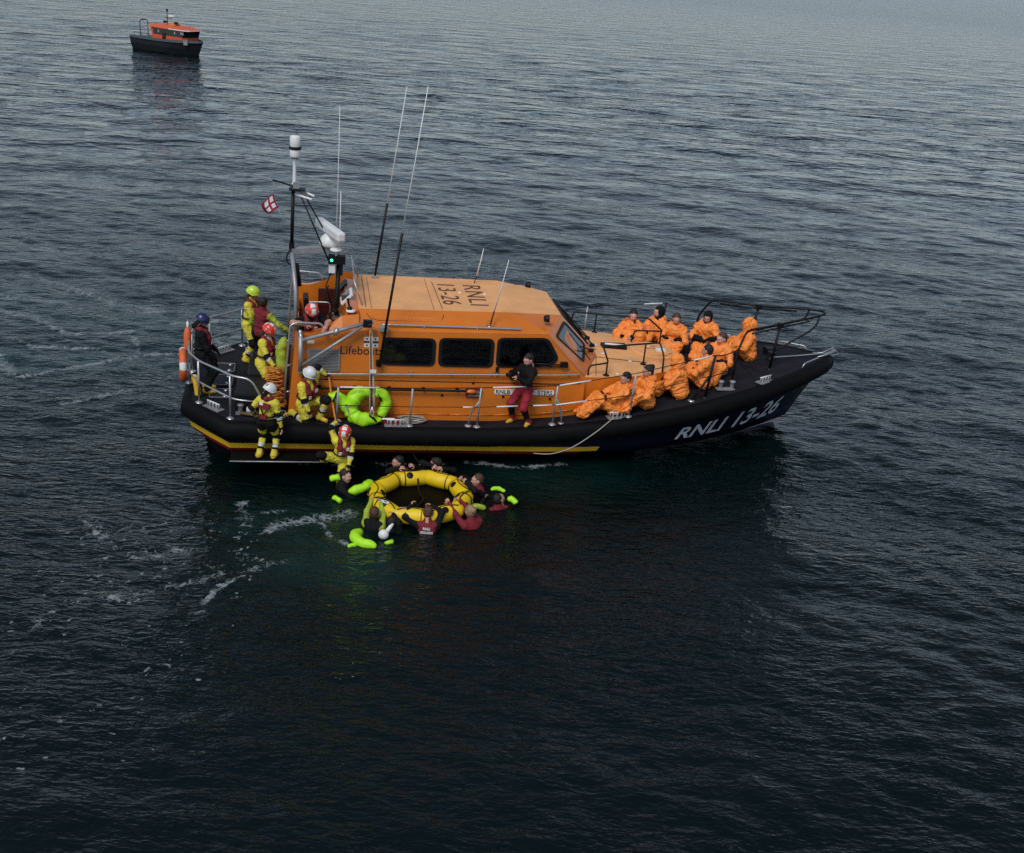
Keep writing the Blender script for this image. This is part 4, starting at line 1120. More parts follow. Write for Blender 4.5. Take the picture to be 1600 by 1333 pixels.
mp('top_platform', lambda q: (q.box((-4.66, 0, 4.70), (.30, .22, .03), M_BLK), q.tube([(-4.74, 0, 4.62), (-4.40, -.12, 4.55), (-4.34, -.04, 4.60), (-4.62, .1, 4.66)], .022, 6, M_WHITE), q.box((-4.68, 0, 4.78), (.12, .1, .12), M_STEEL)), M_BLK)
mp('yard', lambda q: q.tube([(-4.62, 0, 4.72), (-4.98, .45, 4.72), (-5.12, .60, 4.72)], .018, 6, M_BLK), M_BLK)
mp('aerial_pole', lambda q: q.lathe([(.05, 0), (.035, .05), (.032, .45), (.045, .50)], (-4.715, 0, 4.80), (0, 0, 1), 12, M_WHITE), M_WHITE)
mp('satellite_dome', lambda q: (q.lathe([(.04, -.03), (.075, -.02), (.075, .0)], (-4.71, 0, 5.30), (0, 0, 1), 16, M_BLK), q.lathe([(.095, 0), (.10, .02), (.10, .13), (.095, .14)], (-4.71, 0, 5.30), (0, 0, 1), 18, M_WHITE),
   q.lathe([(.11, 0), (.115, .025), (.11, .05)], (-4.71, 0, 5.435), (0, 0, 1), 18, M_BLK), q.lathe([(.095, 0), (.10, .02), (.098, .17), (.08, .195), (.001, .20)], (-4.71, 0, 5.485), (0, 0, 1), 18, M_WHITE)), M_WHITE)
mp('stay', lambda q: q.tube([(-4.60, -.03, 4.60), (-4.02, -.14, 3.32)], .016, 6, M_BLK), M_BLK)
mp('stay', lambda q: q.tube([(-4.52, .05, 4.58), (-3.98, .15, 3.62)], .016, 6, M_BLK), M_BLK)
def scan(q):
    c = V(-4.04, -.02, 3.97); d = unit(V(.33, -.94, 0)); n2 = V(-d[1], d[0], 0)
    q.box(c, (1.25, .17, .19), M_WHITE, axes=(d, n2, V(0, 0, 1)))
rad = MB(); scan(rad); radar = rad.build('radar_scanner', M_WHITE, mast_o, bevel=.045)
mp('radar_pedestal', lambda q: q.lathe([(.17, 0), (.20, .04), (.19, .12), (.12, .20), (.07, .24), (.06, .27)], (-4.04, .02, 3.65), (0, 0, 1), 20, M_WHITE), M_WHITE)
mp('antenna_disc', lambda q: q.lathe([(.02, -.10), (.02, 0), (.11, .0), (.12, .025), (.10, .045), (.001, .05)], (-3.92, -.24, 3.62), (0, 0, 1), 16, M_WHITE), M_WHITE)
bx_ = MB(); bx_.box((-3.90, -.22, 3.45), (.32, .16, .16), M_BLK); navbox = bx_.build('navigation_light_box', M_BLK, mast_o)
b = MB(); b.lathe([(.001, 0.02), (.025, .015), (.03, 0)], (-4.0, -.305, 3.45), (0, -1, 0), 10, M_GREEN); b.build('green_lens', M_GREEN, navbox)
mp('light_bracket', lambda q: (q.box((-3.99, -.22, 3.28), (.12, .10, .18), M_WHITE), q.box((-3.82, -.2, 3.26), (.07, .10, .24), M_BLK)), M_WHITE)
mp('cable_loop', lambda q: q.tube(catmull([(-4.76, -.10, 3.58), (-4.84, -.12, 3.44), (-4.80, -.14, 3.30), (-4.68, -.12, 3.28)], 5), .016, 6, M_BLK), M_BLK)
mp('horn', lambda q: (q.tube([(-4.66, -.1, 3.30), (-4.60, -.1, 2.86)], .05, 8, M_BLK)), M_BLK)
mp('life_sling_stay', lambda q: q.tube([(-4.0, -.2, 3.2), (-4.1, -.32, 2.95), (-3.98, -.36, 2.55)], .014, 5, M_BLK), M_BLK)
# whip aerials
def whip(base, j, top_, rb, rt, thick=True, name='whip_aerial'):
    b_ = MB(); base, j, top_ = V(base), V(j), V(top_)
    b_.tube([base, j], rb, 7, M_BLK); e = b_.build(name, M_BLK, lifeboat)
    q = MB(); q.tube([j, (j + top_) / 2 + V(0.005, 0, 0), top_], [rt, rt * .8, rt * .55], 6, M_WHITE); q.build('tip', M_WHITE, e)
    return e
def lean(b0, t): return V(b0) + t
wa = whip((-3.12, -1.78, 1.88), (-2.82, -1.75, 4.40), (-2.51, -1.73, 6.93), .024, .014)
b = MB(); b.box(wp(-3.12, 1.92, .06), (.10, .12, .10), M_BLK); b.build('clamp', M_BLK, wa)
b = MB(); b.box((-3.06, -1.69, 2.60), (.16, .16, .07), M_STEEL); b.build('clamp', M_STEEL, wa)
wb_ = whip((-3.10, .92, 2.76), (-2.91, .92, 4.32), (-2.64, .92, 6.58), .024, .014)
b = MB(); b.box((-3.10, .92, 2.80), (.12, .12, .08), M_STEEL); b.build('clamp', M_STEEL, wb_)
whip((-3.91, .28, 3.55), (-3.91, .28, 3.62), (-3.91, .28, 6.22), .014, .010)
whip((-3.86, -.16, 3.55), (-3.86, -.16, 3.60), (-3.86, -.16, 4.74), .016, .014)
whip((-1.06, .82, 2.79), (-1.02, .82, 2.95), (-.92, .82, 3.52), .010, .014)
wd_ = whip((-1.05, -1.42, 2.62), (-.99, -1.42, 2.92), (-.80, -1.42, 3.92), .014, .012)
b = MB(); b.tube(catmull([(-1.05, -1.42, 2.72), (-1.12, -1.44, 2.74), (-1.12, -1.46, 2.66), (-1.0, -1.46, 2.68), (-.98, -1.42, 2.76)], 5), .008, 5, M_ROPEO); b.lathe([(.05, 0), (.045, .03), (.001, .04)], (-1.06, -1.44, 2.60), (0, -.46, .88), 12, M_STEEL); b.build('mount', M_STEEL, wd_)

# ---------------------------------------------------------------- loose things aboard
# lifebuoy on the stern rail
def ring_mb(c, nrm, Rr, r, m, m2=None, seg=40):
    c, nrm = V(c), unit(nrm); ref = V(0, 0, 1); u = unit(np.cross(nrm, ref)); v = np.cross(u, nrm)
    b_ = MB(); n_ = 10; P_ = []
    for i in range(seg):
        a = 2 * math.pi * i / seg; d = u * math.cos(a) + v * math.sin(a)
        for j in range(n_):
            t = 2 * math.pi * j / n_; P_.append(c + d * (Rr + r * math.cos(t)) + nrm * (r * math.sin(t)))
    for i in range(seg):
        i2 = (i + 1) % seg
        mm = m2 if (m2 and (i % (seg // 4)) in (0, 1, 2)) else m
        b_.add([], [], mm)
        for j in range(n_):
            j2 = (j + 1) % n_
            b_.f.append((i * n_ + j, i2 * n_ + j, i2 * n_ + j2, i * n_ + j2)); b_.m.append(mm); b_.s.append(True)
    b_.v = [tuple(p) for p in P_]
    return b_
def boat_thing(mb, name, mats, origin, label, cat, group=None, bevel=0):
    o = mb.build(name, mats, None, origin=origin, bevel=bevel)
    o.matrix_world = BM @ Matrix.Translation(tuple(origin))
    return tag(o, label, cat, group)
boat_thing(ring_mb((-6.74, -.62, 1.38), (1, .12, 0), .26, .072, M_BUOY, M_WHITE), 'lifebuoy', M_BUOY, (-6.74, -.62, 1.38), 'orange ring lifebuoy with white bands hung on the stern rail', 'lifebuoy')
b = MB(); b.lathe([(.05, -.22), (.07, -.16), (.075, .1), (.05, .18), (.02, .22)], (-6.70, -.10, 1.72), (0, .3, 1), 12, M_BUOY); b.lathe([(.02, .22), (.03, .3), (.001, .34)], (-6.70, -.10, 1.72), (0, .3, 1), 8, M_WHITE)
boat_thing(b, 'marker_light', M_BUOY, (-6.70, -.10, 1.60), 'small pinkish orange lifebuoy marker light clipped to the stern rail', 'marker light')
b = MB(); P_ = [(-6.52, -.92, 1.18), (-6.50, -.96, 1.28), (-6.46, -1.00, 1.08), (-6.44, -1.02, .92)]
b.tube(catmull(P_, 4), [.05] * 6 + [.06] * 7, 8, M_YEL)
boat_thing(b, 'throw_bag', M_YEL, (-6.5, -.95, .9), 'yellow throw line bag hanging inside the stern rail', 'throw bag')
# small flag on the yard
fg = MB(); nx_, nz_ = 8, 8; P_ = []
for i in range(nx_ + 1):
    for j in range(nz_ + 1):
        u, v = i / nx_, j / nz_
        P_.append(V(-5.10 - .24 * u + .10 * v - .03 * math.sin(3 * v), .60 + .07 * math.sin(5 * u + 2 * v), 4.44 - .27 * v - .15 * u + .05 * u * v + .02 * math.sin(6 * u)))
F_ = [(i * (nz_ + 1) + j, (i + 1) * (nz_ + 1) + j, (i + 1) * (nz_ + 1) + j + 1, i * (nz_ + 1) + j + 1) for i in range(nx_) for j in range(nz_)]
M_FLAG = mat('maroon flag cloth', (.30, .012, .04), .8)
for k_, f_ in enumerate(F_):
    i, j = divmod(k_, nz_)
    inx = (1 <= i <= 2 or 4 <= i <= 5) and (1 <= j <= 3 or 5 <= j <= 6)
    fg.add([P_[a] for a in f_], [(0, 1, 2, 3)], M_WHITE if inx else M_FLAG, True)
fg.tube([(-5.11, .60, 4.70), (-5.10, .60, 4.44)], .006, 4, M_ROPEW); fg.tube([(-5.02, .60, 4.18), (-4.90, .5, 3.9)], .005, 4, M_ROPEW)
boat_thing(fg, 'flag', M_FLAG, (-5.10, .60, 4.44), 'small maroon flag with white squares flying from the mast yard', 'flag')
def crumple(b_, amp):
    P0 = np.array(b_.v); o_ = np.stack([vnoise(P0 * 9 + k * 17.7) for k in range(3)], 1) * amp + np.stack([vnoise(P0 * 24 + k * 7.7) for k in range(3)], 1) * amp * .5
    b_.v = [tuple(p) for p in P0 + o_]
# lime inflated lifejackets lying on the side deck
def blob_tube(name, pts, r, m, label, cat, group=None, extra=None, close=False):
    b_ = MB(); pp = catmull(pts, 6, close); n_ = len(pp)
    if close: rr = [r * (1 + .08 * math.sin(9 * i / n_ * 6.28)) for i in range(n_)]
    else: rr = [r * max(.25, min(1, 4 * i / n_ + .25, 4 * (n_ - 1 - i) / n_ + .25)) * (1 + .06 * math.sin(i * 1.7)) for i in range(n_)]
    b_.tube(pp, rr, 14, m, closed=close)
    if extra: extra(b_)
    crumple(b_, .022)
    return boat_thing(b_, name, m, pts[0], label, cat, group)
zs = zd(-3.3)
blob_tube('inflated_lifejacket', [(-3.24, -1.92, 1.44), (-3.48, -1.90, 1.38), (-3.62, -1.92, 1.18), (-3.56, -1.96, .98), (-3.32, -2.00, .90), (-3.06, -1.99, .92)], .135, M_LIME, 'bright lime inflated lifejacket collar standing upright against the orange cabin side', 'lifejacket',
    extra=lambda q: (q.tube(catmull([(-3.20, -1.90, 1.44), (-3.02, -1.88, 1.34), (-2.98, -1.90, 1.15), (-3.06, -1.93, .98)], 5), .105, 10, M_LIME), q.tube([(-3.14, -1.98, 1.42), (-3.06, -2.0, 1.3)], .02, 5, M_BLK), q.tube([(-3.28, -2.08, 1.02), (-3.16, -2.08, .92)], .03, 6, M_BLK)))
blob_tube('inflated_lifejacket', [(-4.02, -1.86, 1.34), (-3.86, -1.88, 1.28), (-3.70, -1.92, 1.12), (-3.60, -1.98, .96), (-3.66, -2.02, .88)], .115, M_LIME, 'long lime inflated lifejacket leaning between the kneeling crew member and the upright one', 'lifejacket',
    extra=lambda q: (q.box((-3.92, -1.97, 1.32), (.03, .10, .2), M_BLK, rot=(0, .5, 0)), q.tube([(-3.72, -2.02, 1.22), (-3.62, -2.06, 1.0), (-3.5, -2.08, .86)], .025, 6, M_GRILL)))
b = MB(); b.box((-2.90, -1.93, zs + .07), (.40, .16, .11), M_MAROON, rot=(0, .08, -.2)); b.tube([(-3.04, -2.0, zs + .12), (-2.80, -2.02, zs + .13)], .02, 6, M_WHITE)
boat_thing(b, 'kit_bag', M_MAROON, (-2.9, -1.93, zs), 'flat dark red kit bag lying on the deck beside the lime lifejacket', 'bag', bevel=.03)
rnd = random.Random(4)
def coil(c, Rr, n, r, m, zr=.02, ecc=.5, seed=1, ang=0):
    rn = random.Random(seed); P_ = []
    for i in range(n * 9):
        a = 2 * math.pi * i / 9; q = 1 + .22 * rn.uniform(-1, 1)
        x, y = Rr * q * math.cos(a), Rr * ecc * q * math.sin(a)
        P_.append(V(c) + V(x * math.cos(ang) - y * math.sin(ang), x * math.sin(ang) + y * math.cos(ang), zr * (i / (n * 9)) + .01 * rn.random()))
    b_ = MB(); b_.tube(catmull(P_, 2), r, 5, m); return b_
boat_thing(coil((-2.48, -1.86, zs + .02), .26, 7, .012, M_ROPEW, .07, .42, 3), 'rope_coil', M_ROPEW, (-2.48, -1.86, zs), 'pale rope coil lying on the side deck by the cabin wall', 'rope')
# heap of orange rope at the cabin corner
hp = MB(); P_ = []
for i in range(150):
    t = i / 150
    P_.append(V(-5.02 + .22 * math.sin(i * 1.7 + rnd.random()) * (1.1 - .5 * t), -1.42 + .24 * math.cos(i * 1.3 + rnd.random()) * (1.1 - .5 * t), zd(-5) + .06 + .75 * t + .05 * rnd.random()))
hp.tube(catmull(P_, 2), .011, 5, M_ROPEO)
boat_thing(hp, 'rope_heap', M_ROPEO, (-5.02, -1.42, zd(-5)), 'tangled heap of orange rope by the aft cabin corner', 'rope')
# lime sleeve hanging at the cabin corner
blob_tube('inflated_lifejacket', [(-4.86, -1.0, 2.12), (-4.90, -1.02, 1.9), (-4.90, -1.06, 1.6), (-4.88, -1.1, 1.36)], .10, M_LIMED, 'limp pale green lifejacket hanging down at the aft cabin corner', 'lifejacket')
# boat hook handed down to the raft, mooring line, lifting rope
b = MB(); b.tube([to_boat((-2.30, 19.65, .78)), to_boat((-2.05, 19.42, .42)), to_boat((-1.70, 19.06, .10))], .012, 6, M_ROPEB); b.tube([to_boat((-1.70, 19.06, .10)), to_boat((-1.60, 19.0, .08)), to_boat((-1.58, 18.92, .11)), to_boat((-1.66, 18.96, .14))], .016, 6, M_WHITE)
boat_thing(b, 'boat_hook', M_ROPEB, to_boat((-2.3, 19.65, .7)), 'black boat hook with pale tip reaching from the deck edge to the raft', 'boat hook')
b = MB(); b.tube(catmull([(1.42, -2.05, 1.06), (1.25, -2.20, 1.0), (1.0, -2.28, .82), (.62, -2.26, .52), (.25, -2.17, .33), (-.1, -2.10, .30)], 6), .011, 5, M_ROPEW)
boat_thing(b, 'mooring_line', M_ROPEW, (1.42, -2.05, 1.06), 'thin pale mooring line drooping over the black fender', 'rope')
b = MB(); b.tube([(-4.02, -1.76, 1.60), (-3.98, -1.9, 1.35), (-3.92, -2.1, 1.05), (-3.88, -2.28, .93)], .018, 6, M_ROPEO)
boat_thing(b, 'hand_line', M_ROPEO, (-3.88, -2.28, .93), 'orange hand line stretched from the side rail to the climbing crew member', 'rope')

# ------------------------------------------------------------------ bodies as one continuous surface (distance field -> surface net)
def surface_net(D, lo, h):
    ins = D < 0
    nx, ny, nz = D.shape
    c = [(0, 0, 0), (1, 0, 0), (0, 1, 0), (1, 1, 0), (0, 0, 1), (1, 0, 1), (0, 1, 1), (1, 1, 1)]
    def sub(A, o): return A[o[0]:nx - 1 + o[0], o[1]:ny - 1 + o[1], o[2]:nz - 1 + o[2]]
    cnt = sum(sub(ins, o).astype(np.int8) for o in c)
    act = (cnt > 0) & (cnt < 8)
    ids = np.argwhere(act)
    if not len(ids): return np.zeros((0, 3)), np.zeros((0, 4), int)
    acc = np.zeros((len(ids), 3)); num = np.zeros(len(ids))
    cv = np.stack([sub(D, o)[act] for o in c], 1)
    for a in range(8):
        for b in range(a + 1, 8):
            d = np.array(c[b]) - np.array(c[a])
            if np.abs(d).sum() != 1: continue
            va, vb = cv[:, a], cv[:, b]; s = (va < 0) != (vb < 0)
            t = va[s] / (va[s] - vb[s])
            acc[s] += np.array(c[a]) + t[:, None] * d; num[s] += 1
    vert = (ids + acc / num[:, None]) * h + lo
    imap = -np.ones((nx - 1, ny - 1, nz - 1), int); imap[act] = np.arange(len(ids))
    F = []
    for ax in range(3):
        sl0 = [slice(1, -1)] * 3; sl0[ax] = slice(0, -1)
        sh = list(D.shape)
        a = ins[tuple(slice(1, sh[k] - 1) if k != ax else slice(0, sh[k] - 1) for k in range(3))]
        b = ins[tuple(slice(1, sh[k] - 1) if k != ax else slice(1, sh[k]) for k in range(3))]
        e = np.argwhere(a != b)
        if not len(e): continue
        sgn = a[tuple(e.T)]
        p = e.copy()
        for k in range(3):
            if k != ax: p[:, k] += 1
        u, v = [(1, 2), (2, 0), (0, 1)][ax]
        def cell(du, dv):
            q = p.copy(); q[:, u] += du; q[:, v] += dv
            return imap[tuple(q.T)]
        quad = np.stack([cell(-1, -1), cell(0, -1), cell(0, 0), cell(-1, 0)], 1)
        quad[~sgn] = quad[~sgn][:, ::-1]
        F.append(quad)
    return vert, np.concatenate(F)

class Body:
    """rounded cones and ellipsoids blended together; each carries its material, by fraction of its length"""
    def __init__(s, k=.018):
        s.p = []; s.k = k
    def cone(s, a, b, ra, rb, mats, grp=0):
        if not isinstance(mats, list): mats = [(1.01, mats)]
        s.p.append(('c', V(a), V(b), ra, rb, mats)); return s
    def ell(s, c, r, axes, m):
        s.p.append(('e', V(c), V(r), np.array(axes, float), None, [(1.01, m)])); return s
    def dist(s, q, P):
        if q[0] == 'c':
            _, a, b, ra, rb, _m = q; d = b - a; L2 = max((d ** 2).sum(), 1e-9)
            t = np.clip(((P - a) @ d) / L2, 0, 1)
            return np.linalg.norm(P - a - t[:, None] * d, axis=1) - (ra + (rb - ra) * t), t
        _, c, r, A, _x, _m = q; l = (P - c) @ A.T
        k0 = np.linalg.norm(l / r, axis=1); k1 = np.linalg.norm(l / r ** 2, axis=1)
        return k0 * (k0 - 1) / np.maximum(k1, 1e-6), np.zeros(len(P))
    def bbox(s, q, mg):
        if q[0] == 'c':
            r = max(q[3], q[4]) + mg; return np.minimum(q[1], q[2]) - r, np.maximum(q[1], q[2]) + r
        r = q[2].max() + mg; return q[1] - r, q[1] + r
    def mesh(s, h=.014, cut_below=None):
        bb = [s.bbox(q, .05) for q in s.p]
        lo = np.min([b[0] for b in bb], 0) - 2 * h; hi = np.max([b[1] for b in bb], 0) + 2 * h
        n = np.ceil((hi - lo) / h).astype(int) + 1
        E = np.zeros(n)
        ax = [lo[i] + h * np.arange(n[i]) for i in range(3)]
        for q, (l, u) in zip(s.p, bb):
            i0 = np.maximum(((l - lo) / h).astype(int), 0); i1 = np.minimum(((u - lo) / h).astype(int) + 2, n)
            g = np.stack(np.meshgrid(*[ax[i][i0[i]:i1[i]] for i in range(3)], indexing='ij'), -1)
            d, _ = s.dist(q, g.reshape(-1, 3))
            E[i0[0]:i1[0], i0[1]:i1[1], i0[2]:i1[2]] += np.exp(-np.clip(d / s.k, -30, 30)).reshape(g.shape[:3])
        D = -s.k * np.log(np.maximum(E, 1e-12))
        v, f = surface_net(D, lo, h)
        return v, f
    def paint(s, C):
        best = np.full(len(C), 1e9); mi = np.zeros(len(C), int); ml = []
        for q in s.p:
            d, t = s.dist(q, C)
            sel = d < best
            best[sel] = d[sel]
            prev = -1e9
            for te, m in q[5]:
                if m not in ml: ml.append(m)
                z = sel & (t > prev) & (t <= te)
                mi[z] = ml.index(m); prev = te
        return mi, ml
def normals(v, f):
    n = np.zeros_like(v); a = v[f[:, 2]] - v[f[:, 0]]; b = v[f[:, 3]] - v[f[:, 1]]; fn = np.cross(a, b)
    for k in range(4): np.add.at(n, f[:, k], fn)
    return n / (np.linalg.norm(n, axis=1, keepdims=True) + 1e-12)
def relax(v, f, it=2, w=.5):
    for _ in range(it):
        s = np.zeros_like(v); c = np.zeros(len(v))
        for k in range(4):
            np.add.at(s, f[:, k], v[f[:, (k + 1) % 4]] + v[f[:, (k + 3) % 4]]); np.add.at(c, f[:, k], 2)
        v = v + w * (s / np.maximum(c, 1)[:, None] - v)
    return v

# ---- a head: x forward, y left, z up, origin at the middle of the head
def head_proto():
    I = np.eye(3); B = Body(.010)
    B.ell((-.010, 0, .030), (.093, .074, .085), I, 'skin')
    B.ell((.022, 0, -.030), (.066, .060, .085), I, 'skin')
    B.cone((.066, 0, -.085), (.050, 0, -.095), .022, .03, 'skin')           # chin
    B.cone((.083, 0, .022), (.104, 0, -.022), .009, .013, 'skin')           # nose
    B.cone((.082, .03, .030), (.082, -.03, .030), .012, .012, 'skin')       # brow
    B.cone((.068, .035, -.025), (.060, -.035 + .07, -.03), .02, .02, 'skin'); B.cone((.068, -.035, -.025), (.060, -.035, -.03), .02, .02, 'skin')
    B.cone((.082, .018, -.052), (.082, -.018, -.052), .008, .008, 'lip')
    for s_ in (1, -1): B.ell((-.005, .078 * s_, -.005), (.02, .012, .032), I, 'skin')
    B.cone((-.02, 0, -.06), (-.03, 0, -.16), .052, .056, 'skin')            # neck
    v, f = B.mesh(.0085)
    C = v[f].mean(1); mi, ml = B.paint(C)
    return v, f, [ml[i] for i in mi]
HEAD = head_proto()
def eyes_mb():
    b = MB()
    for s_ in (1, -1):
        b.ell((.078, .031 * s_, .008), (.012, .014, .009), M_EYEW, 8, 6); b.ell((.088, .031 * s_, .008), (.005, .007, .007), M_EYE, 8, 4)
    return b
EYES = eyes_mb()
def frame_from(fwd, up):
    x = unit(fwd); z = unit(V(up) - x * np.dot(up, x)); y = np.cross(z, x)
    return np.stack([x, y, z])                       # rows are the axes
def hand_mb(wrist, d, palm_n, m, s=1.0, curl=.5, side=1):
    """palm, four fingers of unequal length and a thumb leaving the side of the palm; d = direction of the hand"""
    b = MB(); d = unit(d); nn = unit(V(palm_n) - d * np.dot(palm_n, d)); w_ = np.cross(nn, d) * side
    W = V(wrist); A = np.stack([d, w_, nn])
    b.ell(W + d * .045 * s, (.055 * s, .042 * s, .018 * s), m, 10, 6, axes=A)
    for k, (o, L) in enumerate(((-.030, .062), (-.010, .074), (.010, .078), (.029, .068))):
        p0 = W + d * .075 * s + w_ * o * s; q = []; a = 0.0; p = p0
        q.append(W + d * .05 * s + w_ * o * s); q.append(p)
        for sg in (.45, .32, .23):
            a += curl * .75
            p = p + (d * math.cos(a) + nn * math.sin(a)) * L * sg * s; q.append(p)
        b.tube(q, [.0095 * s, .0095 * s, .009 * s, .008 * s, .006 * s], 6, m)
    t0 = W + d * .025 * s + w_ * .036 * s; t1 = t0 + (d * .6 + w_ * .75 + nn * .25) * .038 * s; t2 = t1 + (d * .85 + w_ * .25 + nn * .45) * .032 * s
    b.tube([W + d * .02 * s + w_ * .015 * s, t0, t1, t2], [.013 * s, .012 * s, .0105 * s, .008 * s], 6, m)
    return b
def ik(a, t, l1, l2, pole):
    a, t = V(a), V(t); d = t - a; L = np.linalg.norm(d); L_ = min(L, (l1 + l2) * .995); u = unit(d)
    t = a + u * L_
    x = (l1 * l1 - l2 * l2 + L_ * L_) / (2 * L_); hgt = math.sqrt(max(l1 * l1 - x * x, 1e-6))
    p = V(pole) - u * np.dot(pole, u)
    if np.linalg.norm(p) < 1e-4: p = V(0, 0, 1) - u * u[2]
    return a + u * x + unit(p) * hgt, t

def mesh_object(name, v, f, fm, extra=(), parent=None, origin=(0, 0, 0)):
    """v,f quads with materials fm, plus MB pieces, as one mesh"""
    b = MB(); ml = list(dict.fromkeys(fm)); V_ = [tuple(p) for p in v]; F_ = [tuple(q) for q in f.tolist()] if len(f) else []
    MI = list(fm); SM = [True] * len(F_)
    for e in extra:
        o = len(V_); V_ += e.v
        F_ += [tuple(o + i for i in q) for q in e.f]; MI += e.m; SM += e.s
    o = V(origin)
    me = bpy.data.meshes.new(name)
    A = np.array(V_) - o
    me.from_pydata(A.tolist(), [], F_)
    ml = list(dict.fromkeys(MI))
    for m in ml: me.materials.append(m)
    ix = {m: i for i, m in enumerate(ml)}
    me.polygons.foreach_set('material_index', [ix[m] for m in MI]); me.polygons.foreach_set('use_smooth', SM); me.update()
    ob = bpy.data.objects.new(name, me); COL.objects.link(ob)
    return ob

_HC = HEAD[0][HEAD[1]].mean(1)
def head_pieces(c, A, s, skin, nape=None):
    v = HEAD[0] * s @ A + c
    fm = [(nape if (nape and (p[0] < -.015 or p[2] < -.105)) else skin) if m == 'skin' else M_LIP for m, p in zip(HEAD[2], _HC)]
    e = MB(); e.v = [tuple(V(p) * s @ A + c) for p in EYES.v]; e.f = list(EYES.f); e.m = list(EYES.m); e.s = list(EYES.s)
    return v, HEAD[1], fm, e
def hair_mesh(c, A, s, style, m, seed):
    I = np.eye(3); B = Body(.012)
    B.ell((-.022, 0, .045), (.093, .083, .088), I, m)
    B.ell((-.045, 0, .0), (.065, .076, .075), I, m)
    if style == 'bun': B.ell((-.105, 0, .075), (.042, .045, .042), I, m)
    if style == 'long':
        B.cone((-.06, .045, .0), (-.05, .06, -.15), .05, .035, m); B.cone((-.06, -.045, .0), (-.05, -.06, -.15), .05, .035, m); B.ell((-.08, 0, -.07), (.05, .08, .1), I, m)
    if style == 'fringe': B.ell((.045, 0, .085), (.05, .07, .03), I, m)
    if style == 'hood':      # neoprene balaclava: covers all but the face
        B.ell((-.015, 0, .02), (.098, .092, .115), I, m); B.cone((-.02, 0, -.08), (-.02, 0, -.17), .085, .10, m); B.ell((.01, 0, -.09), (.085, .075, .035), I, m)
    v, f = B.mesh(.0095)
    n = normals(v, f)
    if style != 'hood':
        v = v + n * (vnoise(v * 60 + seed * 7.3) * .006)[:, None]
        keep = ~((v[:, 0] > .030) & (v[:, 2] < .070 - (.0 if style != 'fringe' else .03)))[f].all(1)
    else:
        keep = ~((v[:, 0] > .040) & (np.abs(v[:, 1]) < .058) & (v[:, 2] > -.075) & (v[:, 2] < .068))[f].any(1)
    return v * s @ A + c, f[keep]
def helmet_mb(c, A, s, shell, stripe=None, word=None):
    b = MB(); rx, ry, rz = .128, .112, .125; n, k = 28, 12
    P, F, fm = [], [], []
    for i in range(k + 1):
        for j in range(n):
            ph = 2 * math.pi * j / n; low = 1.78 if math.cos(ph) < .3 else 1.40 + .25 * (1 - math.cos(ph))
            th = low * i / k
            P.append(V(-.012 + rx * math.sin(th) * math.cos(ph), ry * math.sin(th) * math.sin(ph), .022 + rz * math.cos(th)))
    for i in range(k):
        for j in range(n):
            j2 = (j + 1) % n; q = (i * n + j, (i + 1) * n + j, (i + 1) * n + j2, i * n + j2)
            cc = sum(P[x] for x in q) / 4; mm = shell
            if stripe is not None:
                if abs(cc[1]) < .040 and cc[2] > .055 and int((cc[0] + .2) / .026) % 4 != 0: mm = stripe
            F.append(q); fm.append(mm)
    for q, mm in zip(F, fm): b.f.append(q); b.m.append(mm); b.s.append(True)
    b.v = [tuple(p) for p in P]
    # rim, rear band and chin straps
    rim = [V(P[k * n + j]) * V(1.015, 1.02, 1) for j in range(n)]
    b.tube(rim, .008, 6, shell, closed=True)
    for s_ in (1, -1):
        b.tube([(.02, .098 * s_, -.01), (.045, .066 * s_, -.085), (.058, 0, -.118)], .006, 5, M_BLK); b.tube([(-.05, .098 * s_, -.02), (.045, .066 * s_, -.085)], .006, 5, M_BLK)
        if stripe is not None: b.tube([(-.06, .105 * s_, .04), (.06, .098 * s_, .05)], .007, 5, M_WHITE)
    if word:
        vs, fs = text_mesh(word, .045, 0, .01); wmax = vs[:, 0].max()
        for sgn in (1,):
            pts = []
            for x, y in vs:
                u = (x - wmax / 2) / .115; z = .055 + y
                rr = math.sqrt(max(.05, 1 - ((z - .022) / rz) ** 2)) * 1.025
                pts.append(V(-.012 - rx * rr * math.cos(u), -ry * rr * math.sin(u) * -1, z))
            b.add(pts, [q[::-1] for q in fs], M_MAROON)
            pts2 = [p * V(-1, -1, 1) + V(-.024, 0, 0) for p in pts]
            b.add(pts2, [q[::-1] for q in fs], M_MAROON)
    b.v = [tuple(V(p) * s @ A + c) for p in b.v]
    return b
def transform_add(o, base):
    o.matrix_world = BM @ Matrix.Translation(tuple(base)); return o

YELLOW = dict(torso=M_SUITY, hips=M_SUITB, arm=[(.62, M_SUITY), (.80, M_SUITB), (1.01, M_SUITB)], fore=[(.18, M_REFL), (.30, M_SUITB), (.86, M_SUITY), (1.01, M_SUITB)], hand=M_SKIN, thigh=[(.45, M_SUITB), (.75, M_SUITY), (1.01, M_SUITB)],
              shin=[(.18, M_SUITB), (.42, M_SUITY), (.60, M_REFL), (.72, M_SUITB), (1.01, M_SUITY)], foot=M_BOOT, jacket=M_MAROON)
YELLOW2 = dict(YELLOW, hips=M_SUITY, thigh=[(.72, M_SUITY), (1.01, M_SUITB)], arm=[(.8, M_SUITY), (1.01, M_SUITB)], fore=[(.15, M_SUITB), (.30, M_REFL), (.86, M_SUITY), (1.01, M_SUITB)])
BLACK = dict(torso=M_SUITB, hips=M_SUITB, arm=M_SUITB, fore=M_SUITB, hand=M_SKIN, thigh=M_SUITB, shin=M_SUITB, foot=M_BOOT, jacket=M_MAROON)
WET = dict(BLACK, torso=M_MAROON, foot=M_SUITB, jacket=None)

